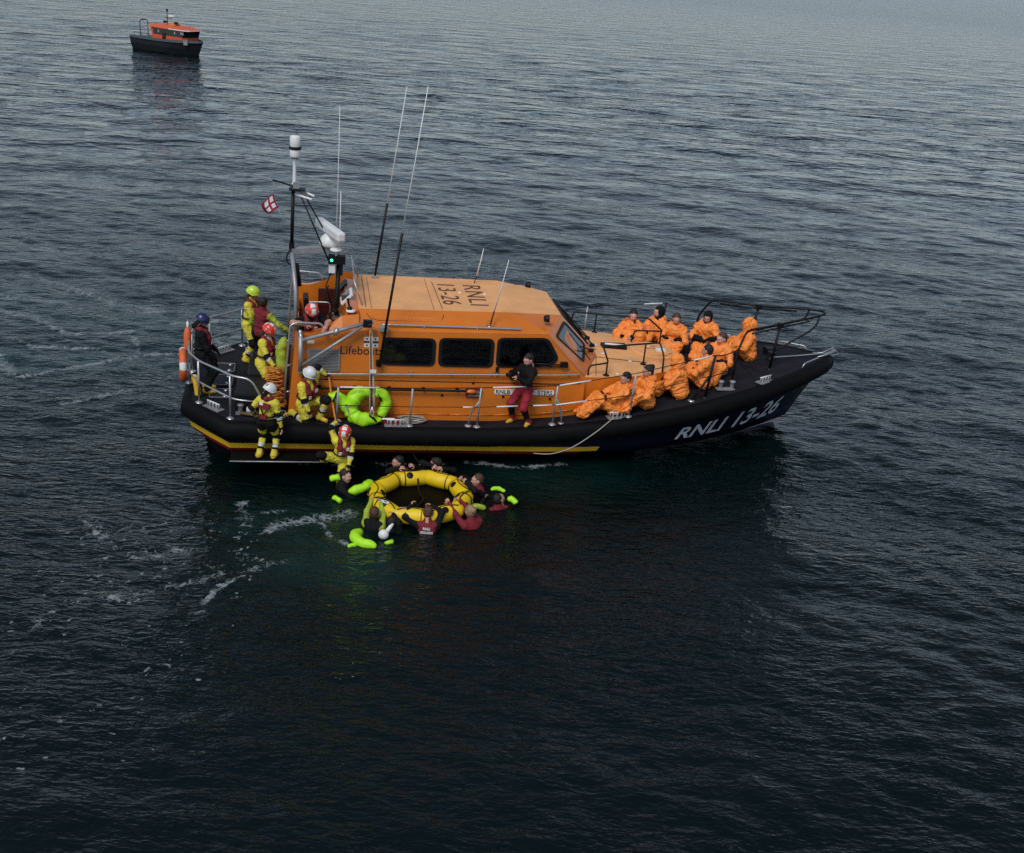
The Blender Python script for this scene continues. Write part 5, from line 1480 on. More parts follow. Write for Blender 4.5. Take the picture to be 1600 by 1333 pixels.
def person(label, pelvis, face, torso_dir, look, hands, feet, fit, s=.94, elbow=None, knee=None, head=None, hair=('short', M_HAIRD), skin=M_SKIN, world=False, fat=1.0, curl=.6, seed=1, group=None,
           bag=False, base=None, footdir=None, jacket=True, wrinkle=.0095, hood=None, harness=False, belt=None, collar=None, res=.0128):
    """pose from a few joints: everything in boat metres (or world metres with world=True)"""
    P = V(pelvis); f = unit(V(face[0], face[1], 0)); up = unit(torso_dir)
    left = unit(np.cross(up, f)); fw = np.cross(left, up)
    T = np.stack([fw, left, up])
    neck = P + up * .47 * s; sh = {}
    B = Body(.011 if bag else .017)
    q = fit
    big = 1.0 if not bag else 1.28
    B.ell(P + up * .00, V(.125, .165, .12) * s * fat * big, T, q['hips'])
    B.ell(P + up * .17 * s, V(.118, .150, .15) * s * fat * big, T, q['torso'])
    B.ell(P + up * .34 * s + fw * .01, V(.128, .178, .15) * s * fat * (1 + (big - 1) * .6), T, q['torso'])
    B.cone(neck + left * .14 * s - up * .045 * s, neck - left * .14 * s - up * .045 * s, .072 * s, .072 * s, q['torso'])
    B.cone(neck - up * .03 * s, neck + up * .075 * s, .086 * s, .074 * s, collar or q['torso'])
    if belt: B.ell(P + up * .10 * s, V(.140, .170, .03) * s * fat, T, belt)
    extra = []
    for nm, sg in (('L', 1), ('R', -1)):
        shd = neck + left * .175 * s * sg - up * .065 * s
        t = V(hands[nm]); pole = V((elbow or {}).get(nm, left * sg * .6 - up * .6 - fw * .5))
        e, t = ik(shd, t, .285 * s, .25 * s, pole)
        k_ = 1.38 if bag else 1.08
        B.cone(shd, e, .066 * s * k_, .052 * s * k_, q['arm']); B.cone(e, t, .053 * s * k_, .040 * s * k_, q['fore'])
        pn = unit(np.cross(t - e, left) * 1.0 + -up * .4)
        extra.append(hand_mb(t, unit(t - e) + (V(0, 0, -.15)), fw * -.3 - up + left * -sg * .5, q['hand'], s, curl, side=-sg))
        hp_ = P + left * .09 * s * sg - up * .03 * s
        kp = V((knee or {}).get(nm, fw + left * sg * .15))
        ft = V(feet[nm]); an = ft + V(0, 0, .085 * s)
        kn, an = ik(hp_, an, .41 * s, .41 * s, kp)
        kk = 1.35 if bag else 1.16
        B.cone(hp_, kn, .095 * s * kk, .068 * s * kk, q['thigh']); B.cone(kn, an, .068 * s * kk, .050 * s * (1.4 if bag else 1.15), q['shin'])
        fd = unit(V((footdir or {}).get(nm, f)))
        B.cone(an + V(0, 0, -.02 * s) - fd * .035 * s, an - V(0, 0, .045 * s) + fd * .15 * s, .050 * s, .040 * s, q['foot'])
        if bag: sh[nm] = (kn, an)
    if bag:     # the sack joins the legs
        (k1, a1), (k2, a2) = sh['L'], sh['R']
        B.cone((k1 + k2) / 2 + V(0, 0, -.03), P, .12 * s, .17 * s, q['thigh']); B.cone((k1 + k2) / 2 + V(0, 0, -.04), (a1 + a2) / 2, .12 * s, .12 * s, q['thigh'])
        B.cone(k1, k2, .10 * s, .10 * s, q['thigh']); B.cone(a1, a2, .10 * s, .10 * s, q['thigh'])
        hb_ = neck - fw * .09 * s + up * .03 * s       # hood lying behind the neck
        if hood != 'up':
            B.ell(hb_, V(.09, .13, .09) * s, T, q['torso']); B.cone(neck + left * .10 * s + up * .02, neck - left * .10 * s + up * .02 - fw * .02, .06 * s, .06 * s, q['torso'])
        else:
            B.ell(neck + up * .17 * s - fw * .0 * s, V(.158, .14, .185) * s, T, q['torso']); B.cone(neck, neck + up * .1, .13 * s, .13 * s, q['torso'])
    v, fc = B.mesh(.0115 if bag else res)
    v = relax(v, fc, 2 if not bag else 1)
    n = normals(v, fc)
    if bag:
        # crumpled sheet: sharp folds running along warped, stretched directions
        wp_ = np.stack([vnoise(v * 5 + 3.1 + seed), vnoise(v * 5 + 9.7 + seed), vnoise(v * 5 + 17.3 + seed)], 1) * .10
        d1 = unit(V(math.sin(seed * 2.3), math.cos(seed * 2.3), .8)); q1 = v + wp_
        al = (q1 @ d1)[:, None] * d1
        w1 = vnoise((q1 - al * .72) * 13 + seed * 11.1); d2 = unit(V(math.cos(seed), -math.sin(seed), .5)); al2 = (q1 @ d2)[:, None] * d2
        w2 = vnoise((q1 - al2 * .7) * 24 + seed * 5.7)
        v = v + n * (.014 - np.abs(w1) * .044 + .004 - np.abs(w2) * .013)[:, None]
    else:
        w1 = vnoise(v * V(14, 14, 20) + seed * 9.1); w2 = vnoise(v * 34 + seed * 3.3)
        v = v + n * ((np.abs(w1) * -2 + .6) * wrinkle + (np.abs(w2) * -1 + .3) * wrinkle * .7)[:, None]
    mi, ml = B.paint(v[fc].mean(1)); fm = [ml[i] for i in mi]
    # head
    lk = unit(look); hc = neck + up * .045 * s + unit(up + V(0, 0, .35) + lk * .25) * .13 * s
    A = frame_from(lk, up * .6 + V(0, 0, .6))
    hv, hf, hm, ey = head_pieces(hc, A, s * 1.08, skin, (M_HAIRD if seed % 2 else M_SUITB) if head else None)
    fc2 = np.concatenate([fc, hf + len(v)]); v2 = np.concatenate([v, hv]); fm = fm + hm
    base = V(base) if base is not None else V(P[0], P[1], min(feet['L'][2], feet['R'][2]))
    if res and hood == 'up_closed': pass
    body = mesh_object('person', v2, fc2, fm, [ey] + extra, origin=base)
    if world: body.matrix_world = Matrix.Translation(tuple(base))
    else: transform_add(body, base)
    tag(body, label, 'person', group)
    def child(name, b_=None, vv=None, ff=None, m=None):
        if b_ is not None: o = mesh_object(name, np.zeros((0, 3)), np.zeros((0, 4), int), [], [b_], origin=base) if False else b_.build(name, m or b_.m[0])
        else: o = mesh_object(name, vv, ff, [m] * len(ff), origin=(0, 0, 0))
        o.parent = body
        o.location = tuple(-base)
        return o
    if head:
        child('helmet', helmet_mb(hc, A, s * 1.10, *head))
        if hair and head[0] is M_LIMEH: pass
    elif hood != 'up':
        hv, hf = hair_mesh(hc, A, s * 1.08, hair[0], hair[1], seed)
        child('hood' if hair[0] == 'hood' else 'hair', None, hv, hf, hair[1])
    if jacket and q.get('jacket'):
        J = Body(.014); jm = q['jacket']
        for sg in (1, -1):
            pts = [neck - fw * .085 * s + up * .02 * s, neck + left * .085 * s * sg - fw * .02 * s + up * .025 * s, neck + left * .085 * s * sg + fw * .075 * s - up * .03 * s, neck + left * .075 * s * sg + fw * .135 * s - up * .16 * s, neck + left * .07 * s * sg + fw * .145 * s - up * .30 * s]
            for a_, b_, r0, r1 in zip(pts[:-1], pts[1:], (.045, .045, .050, .055), (.045, .050, .055, .045)): J.cone(a_, b_, r0 * s, r1 * s, jm)
        jv, jf = J.mesh(.013)
        jb = MB()
        # white patches and black webbing
        for sg, dz in ((1, -.12), (-1, -.24)):
            c_ = neck + left * .072 * s * sg + fw * .195 * s + up * dz * s; jb.box(c_, (.012, .055, .065), M_WHITE, axes=T)
        ring = [P + up * .13 * s + (fw * math.cos(a) * .150 + left * math.sin(a) * .172) * s * fat for a in np.linspace(0, 2 * math.pi, 24, endpoint=False)]
        jb.tube(ring, .017 * s, 6, M_BLK, closed=True)
        if harness:
            back = lambda u, z: P + up * z * s + left * u * s - fw * (.150 - .25 * u * u) * s * fat
            jb.tube([back(.13, .40), back(.05, .26), back(-.02, .13)], .014 * s, 6, M_BLK); jb.tube([back(-.13, .40), back(-.05, .26), back(.02, .13)], .014 * s, 6, M_BLK); jb.box(back(0, .36), (.03, .22, .10), M_MAROON, axes=T); jb.box(back(.06, .40), (.04, .07, .05), M_WHITE, axes=T)
            jb.box(back(.0, .13), (.04, .13, .08), M_MAROON, axes=T)
        o = mesh_object('lifejacket', jv, jf, [jm] * len(jf), [jb]); o.parent = body; o.location = tuple(-base)
    return body, dict(neck=neck, T=T, hc=hc, A=A, base=base, up=up, fw=fw, left=left)

# ------------------------------------------------------------------ people on the boat (boat metres)
def dz(x): return zd(x) + .004
person('crew member in black drysuit and dark blue helmet standing head bowed at the stern rail', (-6.40, -.70, dz(-6.2) + .80), (1, .15), (.02, 0, 1), (.85, .05, -.75), dict(L=(-6.12, -.58, 1.66), R=(-6.14, -.84, 1.60)),
       dict(L=(-6.32, -.56, dz(-6.2)), R=(-6.30, -.82, dz(-6.2))), dict(BLACK, hand=M_SUITB), head=(M_NAVYH,), seed=2, s=.97)
person('crew member in yellow drysuit and lime helmet standing by the far stern rail', (-5.60, 1.02, dz(-5.6) + .84), (1, -.35), (.10, 0, 1), (.9, -.1, -.5), dict(L=(-5.28, 1.02, 1.84), R=(-5.28, .84, 1.78)),
       dict(L=(-5.66, 1.18, dz(-5.6)), R=(-5.66, .92, dz(-5.6))), YELLOW2, head=(M_LIMEH,), seed=3, s=.98)
person('person in maroon vest with lime sleeves seen from behind holding the cabin corner', (-5.36, .62, dz(-5.3) + .80), (.5, 1), (.10, .05, 1), (.4, 1, -.1), dict(L=(-5.50, .92, 1.60), R=(-4.80, .55, 1.72)),
       dict(L=(-5.46, .72, dz(-5.3)), R=(-5.24, .56, dz(-5.3))), dict(WET, arm=M_LIMED, fore=M_LIMED, hips=M_MAROON), hair=('short', M_HAIRD), seed=4, s=.92, jacket=False)
person('crew member in yellow drysuit and red helmet gathering orange rope beside the cabin', (-5.26, -.52, dz(-5.2) + .62), (1, -.55), (.16, -.05, 1), (.8, -.35, -.65), dict(L=(-4.92, -.62, 1.50), R=(-5.02, -.92, 1.48)),
       dict(L=(-5.20, -.38, dz(-5.2) - .16), R=(-5.30, -.66, dz(-5.2) - .16)), YELLOW2, head=(M_REDH, M_WHITE), seed=5, s=.98, collar=M_REFL)
person('crew member with white helmet standing on the low step with back to the camera', (-5.14, -2.40, 1.02), (.45, 1), (.08, .06, 1), (.85, .3, -.6), dict(L=(-5.36, -2.14, 1.06), R=(-4.86, -2.46, .88)),
       dict(L=(-5.26, -2.36, .262), R=(-5.0, -2.38, .262)), YELLOW, head=(M_WHH, None, 'RNLI'), seed=6, s=.90, harness=True)
person('crew member in yellow drysuit and white helmet kneeling on the side deck, one arm raised', (-4.46, -1.88, dz(-4.4) + .36), (.75, -.8), (.12, -.20, 1), (.55, -.55, -.65), dict(L=(-4.06, -1.74, 1.66), R=(-4.32, -2.20, .92)),
       dict(L=(-4.18, -1.92, dz(-4.2)), R=(-4.70, -1.78, dz(-4.6) + .02)), YELLOW2, head=(M_WHH, None, 'RNLI'), seed=7, s=.95, knee=dict(L=(.4, -.2, 1), R=(.9, -.6, -.6)), footdir=dict(L=(.8, -.5, 0), R=(-.6, .3, -.3)), elbow=dict(L=(-.3, .1, 1), R=(-.3, -.6, -.2)))
person('crew member in yellow with red helmet climbing over the side towards a swimmer', (-3.80, -2.56, .40), (.15, -1), (.12, -.22, 1), (-.25, -.70, -.75), dict(L=(-3.70, -3.0, .20), R=(-3.88, -2.36, 1.02)),
       dict(L=(-3.84, -2.46, -.36), R=(-4.14, -2.42, .26)), YELLOW2, head=(M_REDH, M_WHITE), seed=8, s=.88, knee=dict(L=(0, -1, .2), R=(-.6, -.8, .5)), elbow=dict(L=(.6, -.3, -.3), R=(-.7, -.5, .4)))
person('crew member in black shirt and red helmet leaning on the cockpit rail', (-4.42, -1.12, 2.22), (.25, -1), (.10, -.42, 1), (.25, -.75, -.75), dict(L=(-4.12, -1.66, 2.55), R=(-4.46, -1.60, 2.60)),
       dict(L=(-4.34, -1.05, 1.73), R=(-4.54, -1.05, 1.73)), dict(BLACK, fore=M_SKIN, shin=M_SUITB, thigh=M_SUITB), head=(M_REDH, M_WHITE), seed=9, s=.95, elbow=dict(L=(1, 0, .2), R=(-1, .1, .0)))
pi_, k_ = person('photographer in black jacket and red trousers looking at a camera by the cabin windows', (-.34, -1.86, dz(-.4) + .73), (-.75, -.65), (.03, -.03, 1), (-.85, -.5, -.42), dict(L=(-.56, -2.12, dz(-.4) + 1.03), R=(-.58, -1.96, dz(-.4) + 1.06)),
       dict(L=(-.24, -2.00, dz(-.3)), R=(-.52, -1.82, dz(-.5))), dict(BLACK, thigh=M_TROU, hips=M_TROU, shin=[(.05, M_TROU), (.68, M_SUITB), (1.01, M_TROU)]), seed=10, s=.90, skin=M_SKIN2, jacket=False, footdir=dict(L=(-.6, -.8, 0), R=(-.7, -.5, 0)), curl=.9)
b = MB(); cp = V(-.64, -2.06, dz(-.4) + 1.10); b.box(cp, (.10, .13, .09), M_BLK, rot=(0, 0, .6)); b.lathe([(.04, 0), (.045, .05), (.04, .11), (.036, .11), (.001, .10)], cp + V(-.04, -.03, 0), (-.8, -.5, -.1), 12, M_BLK); b.box(cp + V(.02, 0, .065), (.05, .06, .05), M_BLK)
cam_body = boat_thing(b, 'handheld_camera', M_BLK, cp, 'black camera held by the photographer in red trousers', 'camera')

# ten people sitting in orange survival bags on the foredeck
BAG = dict(torso=M_BAG, hips=M_BAG, arm=M_BAG, fore=[(.45, M_BAG), (1.01, M_SUITB)], hand=M_SKIN, thigh=M_BAG, shin=M_BAG, foot=M_BAG, jacket=None)
BAGB = dict(BAG, fore=[(.30, M_BAG), (1.01, M_SUITB)], hand=M_SUITB)
GRP = 'people in orange survival bags on the foredeck'
def sitter(label, x, y, z, face, look, hair, seed, s=.97, legs=.55, spread=.16, lean=.05, hood=None, fit=BAG, skin=M_SKIN, hands=None, knee_up=.6, feet_z=None, fat=1.0):
    f = unit(V(face[0], face[1], 0)); l = V(-f[1], f[0], 0); P = V(x, y, z + .17 * s)
    fz = feet_z if feet_z is not None else z
    ft = {'L': P + f * legs + l * spread * .6, 'R': P + f * legs - l * spread * .6}
    for k in ft: ft[k][2] = fz
    hd = hands or {'L': P + f * .34 + l * .10 + V(0, 0, .22), 'R': P + f * .34 - l * .10 + V(0, 0, .20)}
    up = unit(V(0, 0, 1) + f * lean)
    return person(label, P, face, up, look, hd, ft, fit, s=s, hair=hair or ('short', M_HAIRD), skin=skin, seed=seed, group=GRP, bag=True, base=(x, y, z), knee=dict(L=f * .4 + V(0, 0, knee_up) + l * .2, R=f * .4 + V(0, 0, knee_up) - l * .2), hood=hood, jacket=False, fat=fat, curl=.8,
                  elbow=dict(L=l * .8 - V(0, 0, .6), R=-l * .8 - V(0, 0, .6)))
tz = trunk_z
sitter('dark haired person in an orange bag, aftmost on the far side of the foredeck', 2.54, 1.14, 1.34, (-.55, -1), (-.2, -1, -.25), ('bun', M_HAIRD), 21, skin=M_SKIN2, legs=.55, spread=.28, feet_z=1.40, knee_up=.3)
sitter('person in an orange bag wearing a black neoprene hood, facing left', 3.18, 1.30, 1.36, (-1, -.5), (-1, -.25, -.1), ('hood', M_SUITB), 22, skin=M_SKIN2, legs=.5, lean=.0, s=.99)
sitter('person with loose brown hair in an orange bag facing the cabin hatch', 3.46, .92, 1.38, (-.6, -1), (-.35, -1, -.35), ('long', M_HAIRB), 23, legs=.70, lean=.12, spread=.3)
sitter('person with a black cap in an orange bag, black sleeves crossed in the lap', 4.16, .94, 1.42, (-.35, -1), (-.6, -1, -.45), ('hood', M_SUITB), 24, fit=BAGB, legs=.78, spread=.34, lean=.08, s=.99)
sitter('short haired person in an orange bag looking left, in front of the bow rail bend', 3.98, -.55, 1.45, (-.7, -.8), (-1, -.35, -.25), ('short', M_HAIRB), 25, legs=.68, spread=.3, skin=M_SKIN2, fit=BAGB)
sitter('person hidden under a raised orange hood, nearest to the bow', 4.84, .05, 1.55, (-.9, .1), (-1, .2, -.5), None, 26, hood='up', legs=.55, lean=.12, fit=BAGB, fat=1.12, s=.97)
sitter('dark haired person in an orange bag seated behind the black bow stanchion', 3.48, -1.20, 1.38, (-1, .55), (-1, .75, -.15), ('short', M_HAIRD), 27, legs=.62, spread=.3, s=.98)
sitter('person with an orange hood pulled up, hunched forward beside the black stanchion', 2.90, -1.45, 1.25, (-.9, .5), (-.9, .5, -.8), None, 28, hood='up', legs=.45, lean=.25, fit=BAGB, fat=1.12, s=.94)
sitter('dark haired person with black sleeves in an orange bag, seated by the grey stanchion', 2.12, -1.74, 1.14, (-.9, -.25), (-1, -.2, -.25), ('bun', M_HAIRD), 29, legs=.5, fit=BAGB, s=.96, lean=.05)
sitter('dark haired person reclining in an orange bag with raised knees, nearest to the cabin', 1.46, -1.80, 1.02, (-1, -.10), (-1, -.45, -.25), ('short', M_HAIRD), 30, legs=.62, lean=-.35, knee_up=1.0, s=.96)

# ------------------------------------------------------------------ life raft and the swimmers round it (world metres)
RC = V(-1.54, 17.60, .16)
NSEG, RR, TR_ = 9, .79, .15
raft = empty('life_raft', tuple(RC))
tag(raft, 'yellow inflatable ring raft with black straps and grab lines, floating beside the lifeboat', 'life raft')
def rp(a, rad, z): return V(rad * math.cos(a), rad * math.sin(a), z)
A0 = .12
cor = [rp(A0 + 2 * math.pi * i / NSEG, RR * 1.02, .0) for i in range(NSEG)]
for i in range(NSEG):
    a, b_ = cor[i], cor[(i + 1) % NSEG]; n_ = 9; pts, rad = [], []
    for k in range(n_):
        t = k / (n_ - 1); pts.append(a + (b_ - a) * t + V(0, 0, .01 * math.sin(i * 2.1 + t)))
        rad.append(TR_ * (.90 + .10 * math.sin(math.pi * t) ** .45))
    q = MB(); ta = unit(np.cross(V(0, 0, 1), a)); tb = unit(np.cross(V(0, 0, 1), b_))
    # mitred tube: rings at the corners lie in the radial plane
    P = []; m_ = 18
    for k in range(n_):
        t = k / (n_ - 1); tn = unit(ta * (1 - t) + tb * t); out = unit(np.cross(tn, V(0, 0, 1)))
        for j in range(m_):
            an = 2 * math.pi * j / m_; P.append(pts[k] + rad[k] * (math.cos(an) * out * (1 / math.cos(math.pi / NSEG) if k in (0, n_ - 1) else 1.0) + math.sin(an) * V(0, 0, 1)))
    q.add(P, [(k * m_ + j, (k + 1) * m_ + j, (k + 1) * m_ + (j + 1) % m_, k * m_ + (j + 1) % m_)[::-1] for k in range(n_ - 1) for j in range(m_)], M_RAFT, True)
    seg = q.build('tube_segment', M_RAFT, raft)
    # strap round the tube near one end, round patch on top and on the side
    t = .20 if i % 2 else .78
    c = a + (b_ - a) * t; tn = unit(b_ - a); out = unit(np.cross(tn, V(0, 0, 1)))
    s_ = MB(); s_.tube([c + (TR_ * 1.015) * (math.cos(u) * out + math.sin(u) * V(0, 0, 1)) for u in np.linspace(0, 2 * math.pi, 20, endpoint=False)], .009, 5, M_BLK, closed=True); s_.build('strap', M_BLK, seg)
    for u, tt in (((1.0, .5),) if i % 2 else ((2.3, .62), (.35, .3))):
        c = a + (b_ - a) * tt; d = math.cos(u) * out + math.sin(u) * V(0, 0, 1)
        s_ = MB(); s_.lathe([(.062, .0), (.056, .012), (.001, .014)], c + d * TR_ * .985, d, 14, M_BLK); s_.build('patch', M_BLK, seg)
    # grab line looping between the patches of this and the next segment
    s_ = MB(); u = 1.15; pts2 = []
    for tt in np.linspace(0, 1, 8):
        c = a + (b_ - a) * tt; d = math.cos(u + .5 * math.sin(math.pi * tt)) * out + math.sin(u + .5 * math.sin(math.pi * tt)) * V(0, 0, 1); pts2.append(c + d * (TR_ * 1.03))
    s_.tube(pts2, .010, 5, M_BLK); s_.build('grab_line', M_BLK, seg)
q = MB(); q.lathe([(.001, -.115), (.4, -.115), (RR * .93, -.10)], (0, 0, 0), (0, 0, 1), 18, M_DARKW); q.build('floor', M_DARKW, raft)
q = MB(); q.tube(catmull([(-.1, .55, .08), (-.05, .3, -.06), (.05, .05, -.09), (-.1, -.4, -.08)], 5), .018, 6, M_BLK); q.build('lashing_rope', M_BLK, raft)
q = MB(); c = (cor[6] + cor[5]) / 2; q.box(c + V(-.05, -.02, TR_ * 1.0), (.20, .07, .012), M_WHITE, rot=(0, 0, -.45)); q.build('label_patch', M_WHITE, raft)

WETM = dict(WET, arm=M_SUITB, fore=M_SUITB)
WETR = dict(WET, arm=M_MAROON, fore=M_MAROON)
WETL = dict(WET, torso=M_SUITB, arm=M_LIMED, fore=M_LIMED)
WETB = dict(WET, torso=M_SUITB)
GS = 'swimmers round the raft'
def swimmer(label, hx, hy, hz, face, look, hands, hair, fit, seed, lean=.15, s=.92, skin=M_SKIN, **kw):
    """placed by the head; the body hangs down into the water"""
    f = unit(V(face[0], face[1], 0)); l = V(-f[1], f[0], 0); up = unit(V(0, 0, 1) + f * lean)
    neck = V(hx, hy, hz) - (up * .045 + unit(up + V(0, 0, .35) + unit(look) * .25) * .13) * s
    P = neck - up * .47 * s
    ft = {'L': P - V(0, 0, .74) - f * .25 + l * .12, 'R': P - V(0, 0, .70) - f * .3 - l * .12}
    hd = {k: V(v) for k, v in hands.items()}
    return person(label, P, face, up, look, hd, ft, fit, s=s, hair=hair, skin=skin, world=True, seed=seed, group=GS, base=(hx, hy, 0.0), jacket=False, wrinkle=.004, res=.0155, **kw)
def rim(deg, r=RR, z=.36):
    a = R(deg); return RC + V(r * math.cos(a), r * math.sin(a), z - .16)
sw = [
 ('dark haired swimmer with lime lifejacket left of the raft, under the reaching hand', -2.94, 18.02, .26, (1, .05), (1, -.35, .0), dict(L=(-2.55, 18.10, .02), R=(-2.55, 17.86, .02)), ('short', M_HAIRD), WETB, 41),
 ('swimmer with brown hair seen from behind, lime sleeves gripping the raft front', -2.22, 16.70, .25, (.35, 1), (.3, 1, .05), dict(L=rim(196, .82), R=rim(216, .80)), ('short', M_HAIRB), dict(WETL, torso=M_SUITB), 42),
 ('dark swimmer low in the water with one hand on the raft front', -1.92, 16.66, .12, (.2, 1), (.1, 1, .0), dict(L=(-1.95, 17.0, .10), R=rim(246, .92, .22)), ('short', M_HAIRD), WETB, 43),
 ('swimmer in maroon vest with white lettering on the back, arms over the raft', -1.32, 16.76, .29, (0, 1), (.1, 1, -.35), dict(L=rim(262, .70, .34), R=rim(292, .70, .34)), ('short', M_HAIRB), WETM, 44),
 ('fair haired swimmer with maroon sleeves hooked over the right of the raft', -.62, 17.02, .24, (-.7, .8), (-.6, .8, .05), dict(L=rim(318, .66, .38), R=rim(334, .78, .34)), ('bun', M_HAIRF), WETR, 45),
 ('brown haired swimmer in maroon vest on the far right of the raft, looking left', -.56, 18.10, .32, (-1, -.35), (-1, -.25, .0), dict(L=rim(22, .86), R=rim(36, .86)), ('short', M_HAIRB), WETM, 46),
 ('swimmer with lime cap floating on the right, away from the raft', -.14, 17.72, .16, (-.5, .9), (.55, .6, .5), dict(L=(-.42, 17.95, .04), R=(.1, 17.95, .0)), ('short', M_HAIRD), WETM, 47),
 ('dark haired swimmer behind the raft looking left, both hands on the tube', -2.06, 18.56, .35, (.1, -1), (-1, -.55, .0), dict(L=rim(104, .86), R=rim(124, .84)), ('short', M_HAIRD), WETM, 48),
 ('dark haired swimmer behind the raft, face turned left to the boat hook', -1.36, 18.62, .34, (0, -1), (-1, .05, .1), dict(L=rim(68, .88), R=rim(82, .9)), ('fringe', M_HAIRD), WETB, 49),
]
made = []
for i, (lb, hx, hy, hz, fa, lk, hd, hr, ft, sd_) in enumerate(sw):
    o, k_ = swimmer(lb, hx, hy, hz, fa, lk, hd, hr, ft, sd_, skin=M_SKIN2 if i in (0, 5) else M_SKIN, curl=.8, lean=.25 if i in (3, 4) else .12)
    made.append((o, k_))
# lettering on the maroon vest
o, k_ = made[3]
def vest(z0, w_):
    vs_c = k_['neck'] - k_['fw'] * .150 - k_['up'] * z0
    def fn(x, y): return vs_c + k_['left'] * -(x - w_ / 2) + k_['up'] * y - k_['fw'] * (.0 - .9 * (x - w_ / 2) ** 2) - V(o.location)
    return fn
text_on('vest_lettering', 'RNLI', .045, vest(.10, .12), M_WHITE, o, bold=.02, width=.12)
text_on('vest_lettering', 'LIFEGUARDS', .04, vest(.165, .22), M_WHITE, o, bold=.02, width=.22)
# lime floats (world)
def float_tube(name, pts, r, label, m=M_LIME, cat='lifejacket', n=10):
    b_ = MB(); pp = catmull(pts, 6); n_ = len(pp)
    rr = [r * max(.3, min(1, 5 * i / n_ + .3, 5 * (n_ - 1 - i) / n_ + .3)) * (1 + .05 * math.sin(i * 1.9)) for i in range(n_)]
    b_.tube(pp, rr, n, m); crumple(b_, .016); o_ = b_.build(name, m, None, origin=pts[0]); return tag(o_, label, cat)
float_tube('inflated_lifejacket', [(-2.40, 16.40, .06), (-2.48, 16.18, .06), (-2.34, 16.02, .05), (-2.08, 15.94, .03)], .088, 'curved lime lifejacket lobe floating in front of the raft')
float_tube('inflated_lifejacket', [(-2.84, 17.72, .10), (-2.66, 17.76, .14), (-2.52, 17.90, .16), (-2.46, 18.06, .14)], .082, 'lime inflated collar across the chest of the swimmer left of the raft')
float_tube('lifejacket_flap', [(-3.22, 18.08, .14), (-3.12, 18.06, .2), (-3.02, 18.10, .2)], .062, 'lime lifejacket end behind the neck of the left swimmer')
float_tube('lifejacket_flap', [(-3.08, 17.62, .02), (-3.0, 17.52, .03), (-2.92, 17.46, .01)], .05, 'small lime flap in the water below the left swimmer')
float_tube('lifejacket_flap', [(-2.56, 15.92, .0), (-2.48, 15.98, .02), (-2.42, 16.04, .01)], .035, 'small lime scrap floating left of the curved lifejacket lobe', n=7)
float_tube('lifejacket_flap', [(-1.96, 16.12, .0), (-1.90, 16.14, .03), (-1.84, 16.18, .01)], .045, 'small lime scrap floating right of the curved lifejacket lobe', n=7)
float_tube('lifejacket_flap', [(-.74, 17.86, .16), (-.70, 17.74, .12), (-.64, 17.62, .05)], .06, 'lime lifejacket strip at the chest of the brown haired swimmer')
float_tube('lifejacket_flap', [(-.30, 17.82, .28), (-.18, 17.88, .30), (-.04, 17.84, .26)], .035, 'lime hood edge round the head of the floating swimmer')
float_tube('lifejacket_flap', [(.02, 17.82, .12), (.10, 17.78, .14), (.18, 17.74, .08)], .055, 'lime lifejacket end to the right of the floating swimmer')
float_tube('lifejacket_flap', [(-.62, 17.56, .03), (-.50, 17.58, .06), (-.36, 17.60, .02)], .055, 'pale lime sleeve in the water between raft and floating swimmer', M_LIMED)
b = MB(); b.ell((-2.02, 16.32, .06), (.09, .08, .09), M_WHITE, 14, 10); b.tube([(-1.98, 16.36, .08), (-1.92, 16.42, .16), (-1.88, 16.46, .2)], [.04, .035, .02], 8, M_WHITE)
tag(b.build('float_bag', M_WHITE, None, origin=(-2.02, 16.32, 0)), 'small white rounded float between the swimmers in front of the raft', 'float')

# ------------------------------------------------------------------ the second boat, far off
pb = empty('patrol_boat'); PM = Matrix.Translation((-28.85, 91.6, 0)) @ Matrix.Rotation(R(-27), 4, 'Z') @ Matrix.Rotation(R(1.0), 4, 'Y') @ Matrix.Diagonal((.93, .93, .86, 1))
pb.matrix_world = PM
tag(pb, 'small dark hulled workboat with orange and black wheelhouse, far off at the top left', 'boat')
M_PH = mat('dark grey workboat hull', (.014, .017, .022), .45); M_PT = mat('grey workboat bulwark', (.06, .07, .085), .5); M_PO = mat('red orange wheelhouse', (.66, .10, .03), .45)
LP = 3.45
def plv(B, Xe, n, z): 
    xs = np.linspace(-LP, Xe, 24); P = []
    for x in xs:
        u = max(0, (x + .2) / (Xe + .2)); P.append(V(x, -B * (1 - u ** n), z if np.isscalar(z) else z(x)))
    P[-1][1] = 0; return P
shz = lambda x: 1.02 + .16 * max(0, (x + 1) / 4.4) ** 1.6
lv = [plv(.7, 2.5, 2, -.4), plv(1.15, 2.95, 2.2, .0), plv(1.32, 3.2, 2.6, .55), plv(1.38, 3.45, 3.0, shz)]
hb_ = MB()
for sg in (1, -1):
    for i in range(3):
        for j in range(23):
            q = [lv[i][j], lv[i][j + 1], lv[i + 1][j + 1], lv[i + 1][j]]
            if sg < 0: q = [p * V(1, -1, 1) for p in q][::-1]
            hb_.add(q, [(0, 1, 2, 3)], M_PH)
    for j in range(23):
        a, c = lv[3][j], lv[3][j + 1]
        q = [a, c, c + V(0, .02, .17), a + V(0, .02, .17)]; q2 = [a + V(0, .02, .17), c + V(0, .02, .17), c + V(0, .10, .17), a + V(0, .10, .17)]
        for z_ in (q, q2):
            if sg < 0: z_ = [p * V(1, -1, 1) for p in z_][::-1]
            hb_.add(z_, [(0, 1, 2, 3)], M_PT)
hb_.add([lv[i][0] for i in range(4)] + [lv[i][0] * V(1, -1, 1) for i in range(3, -1, -1)], [tuple(range(8))], M_PH)
hb_.build('hull', M_PH, pb)
d_ = MB()
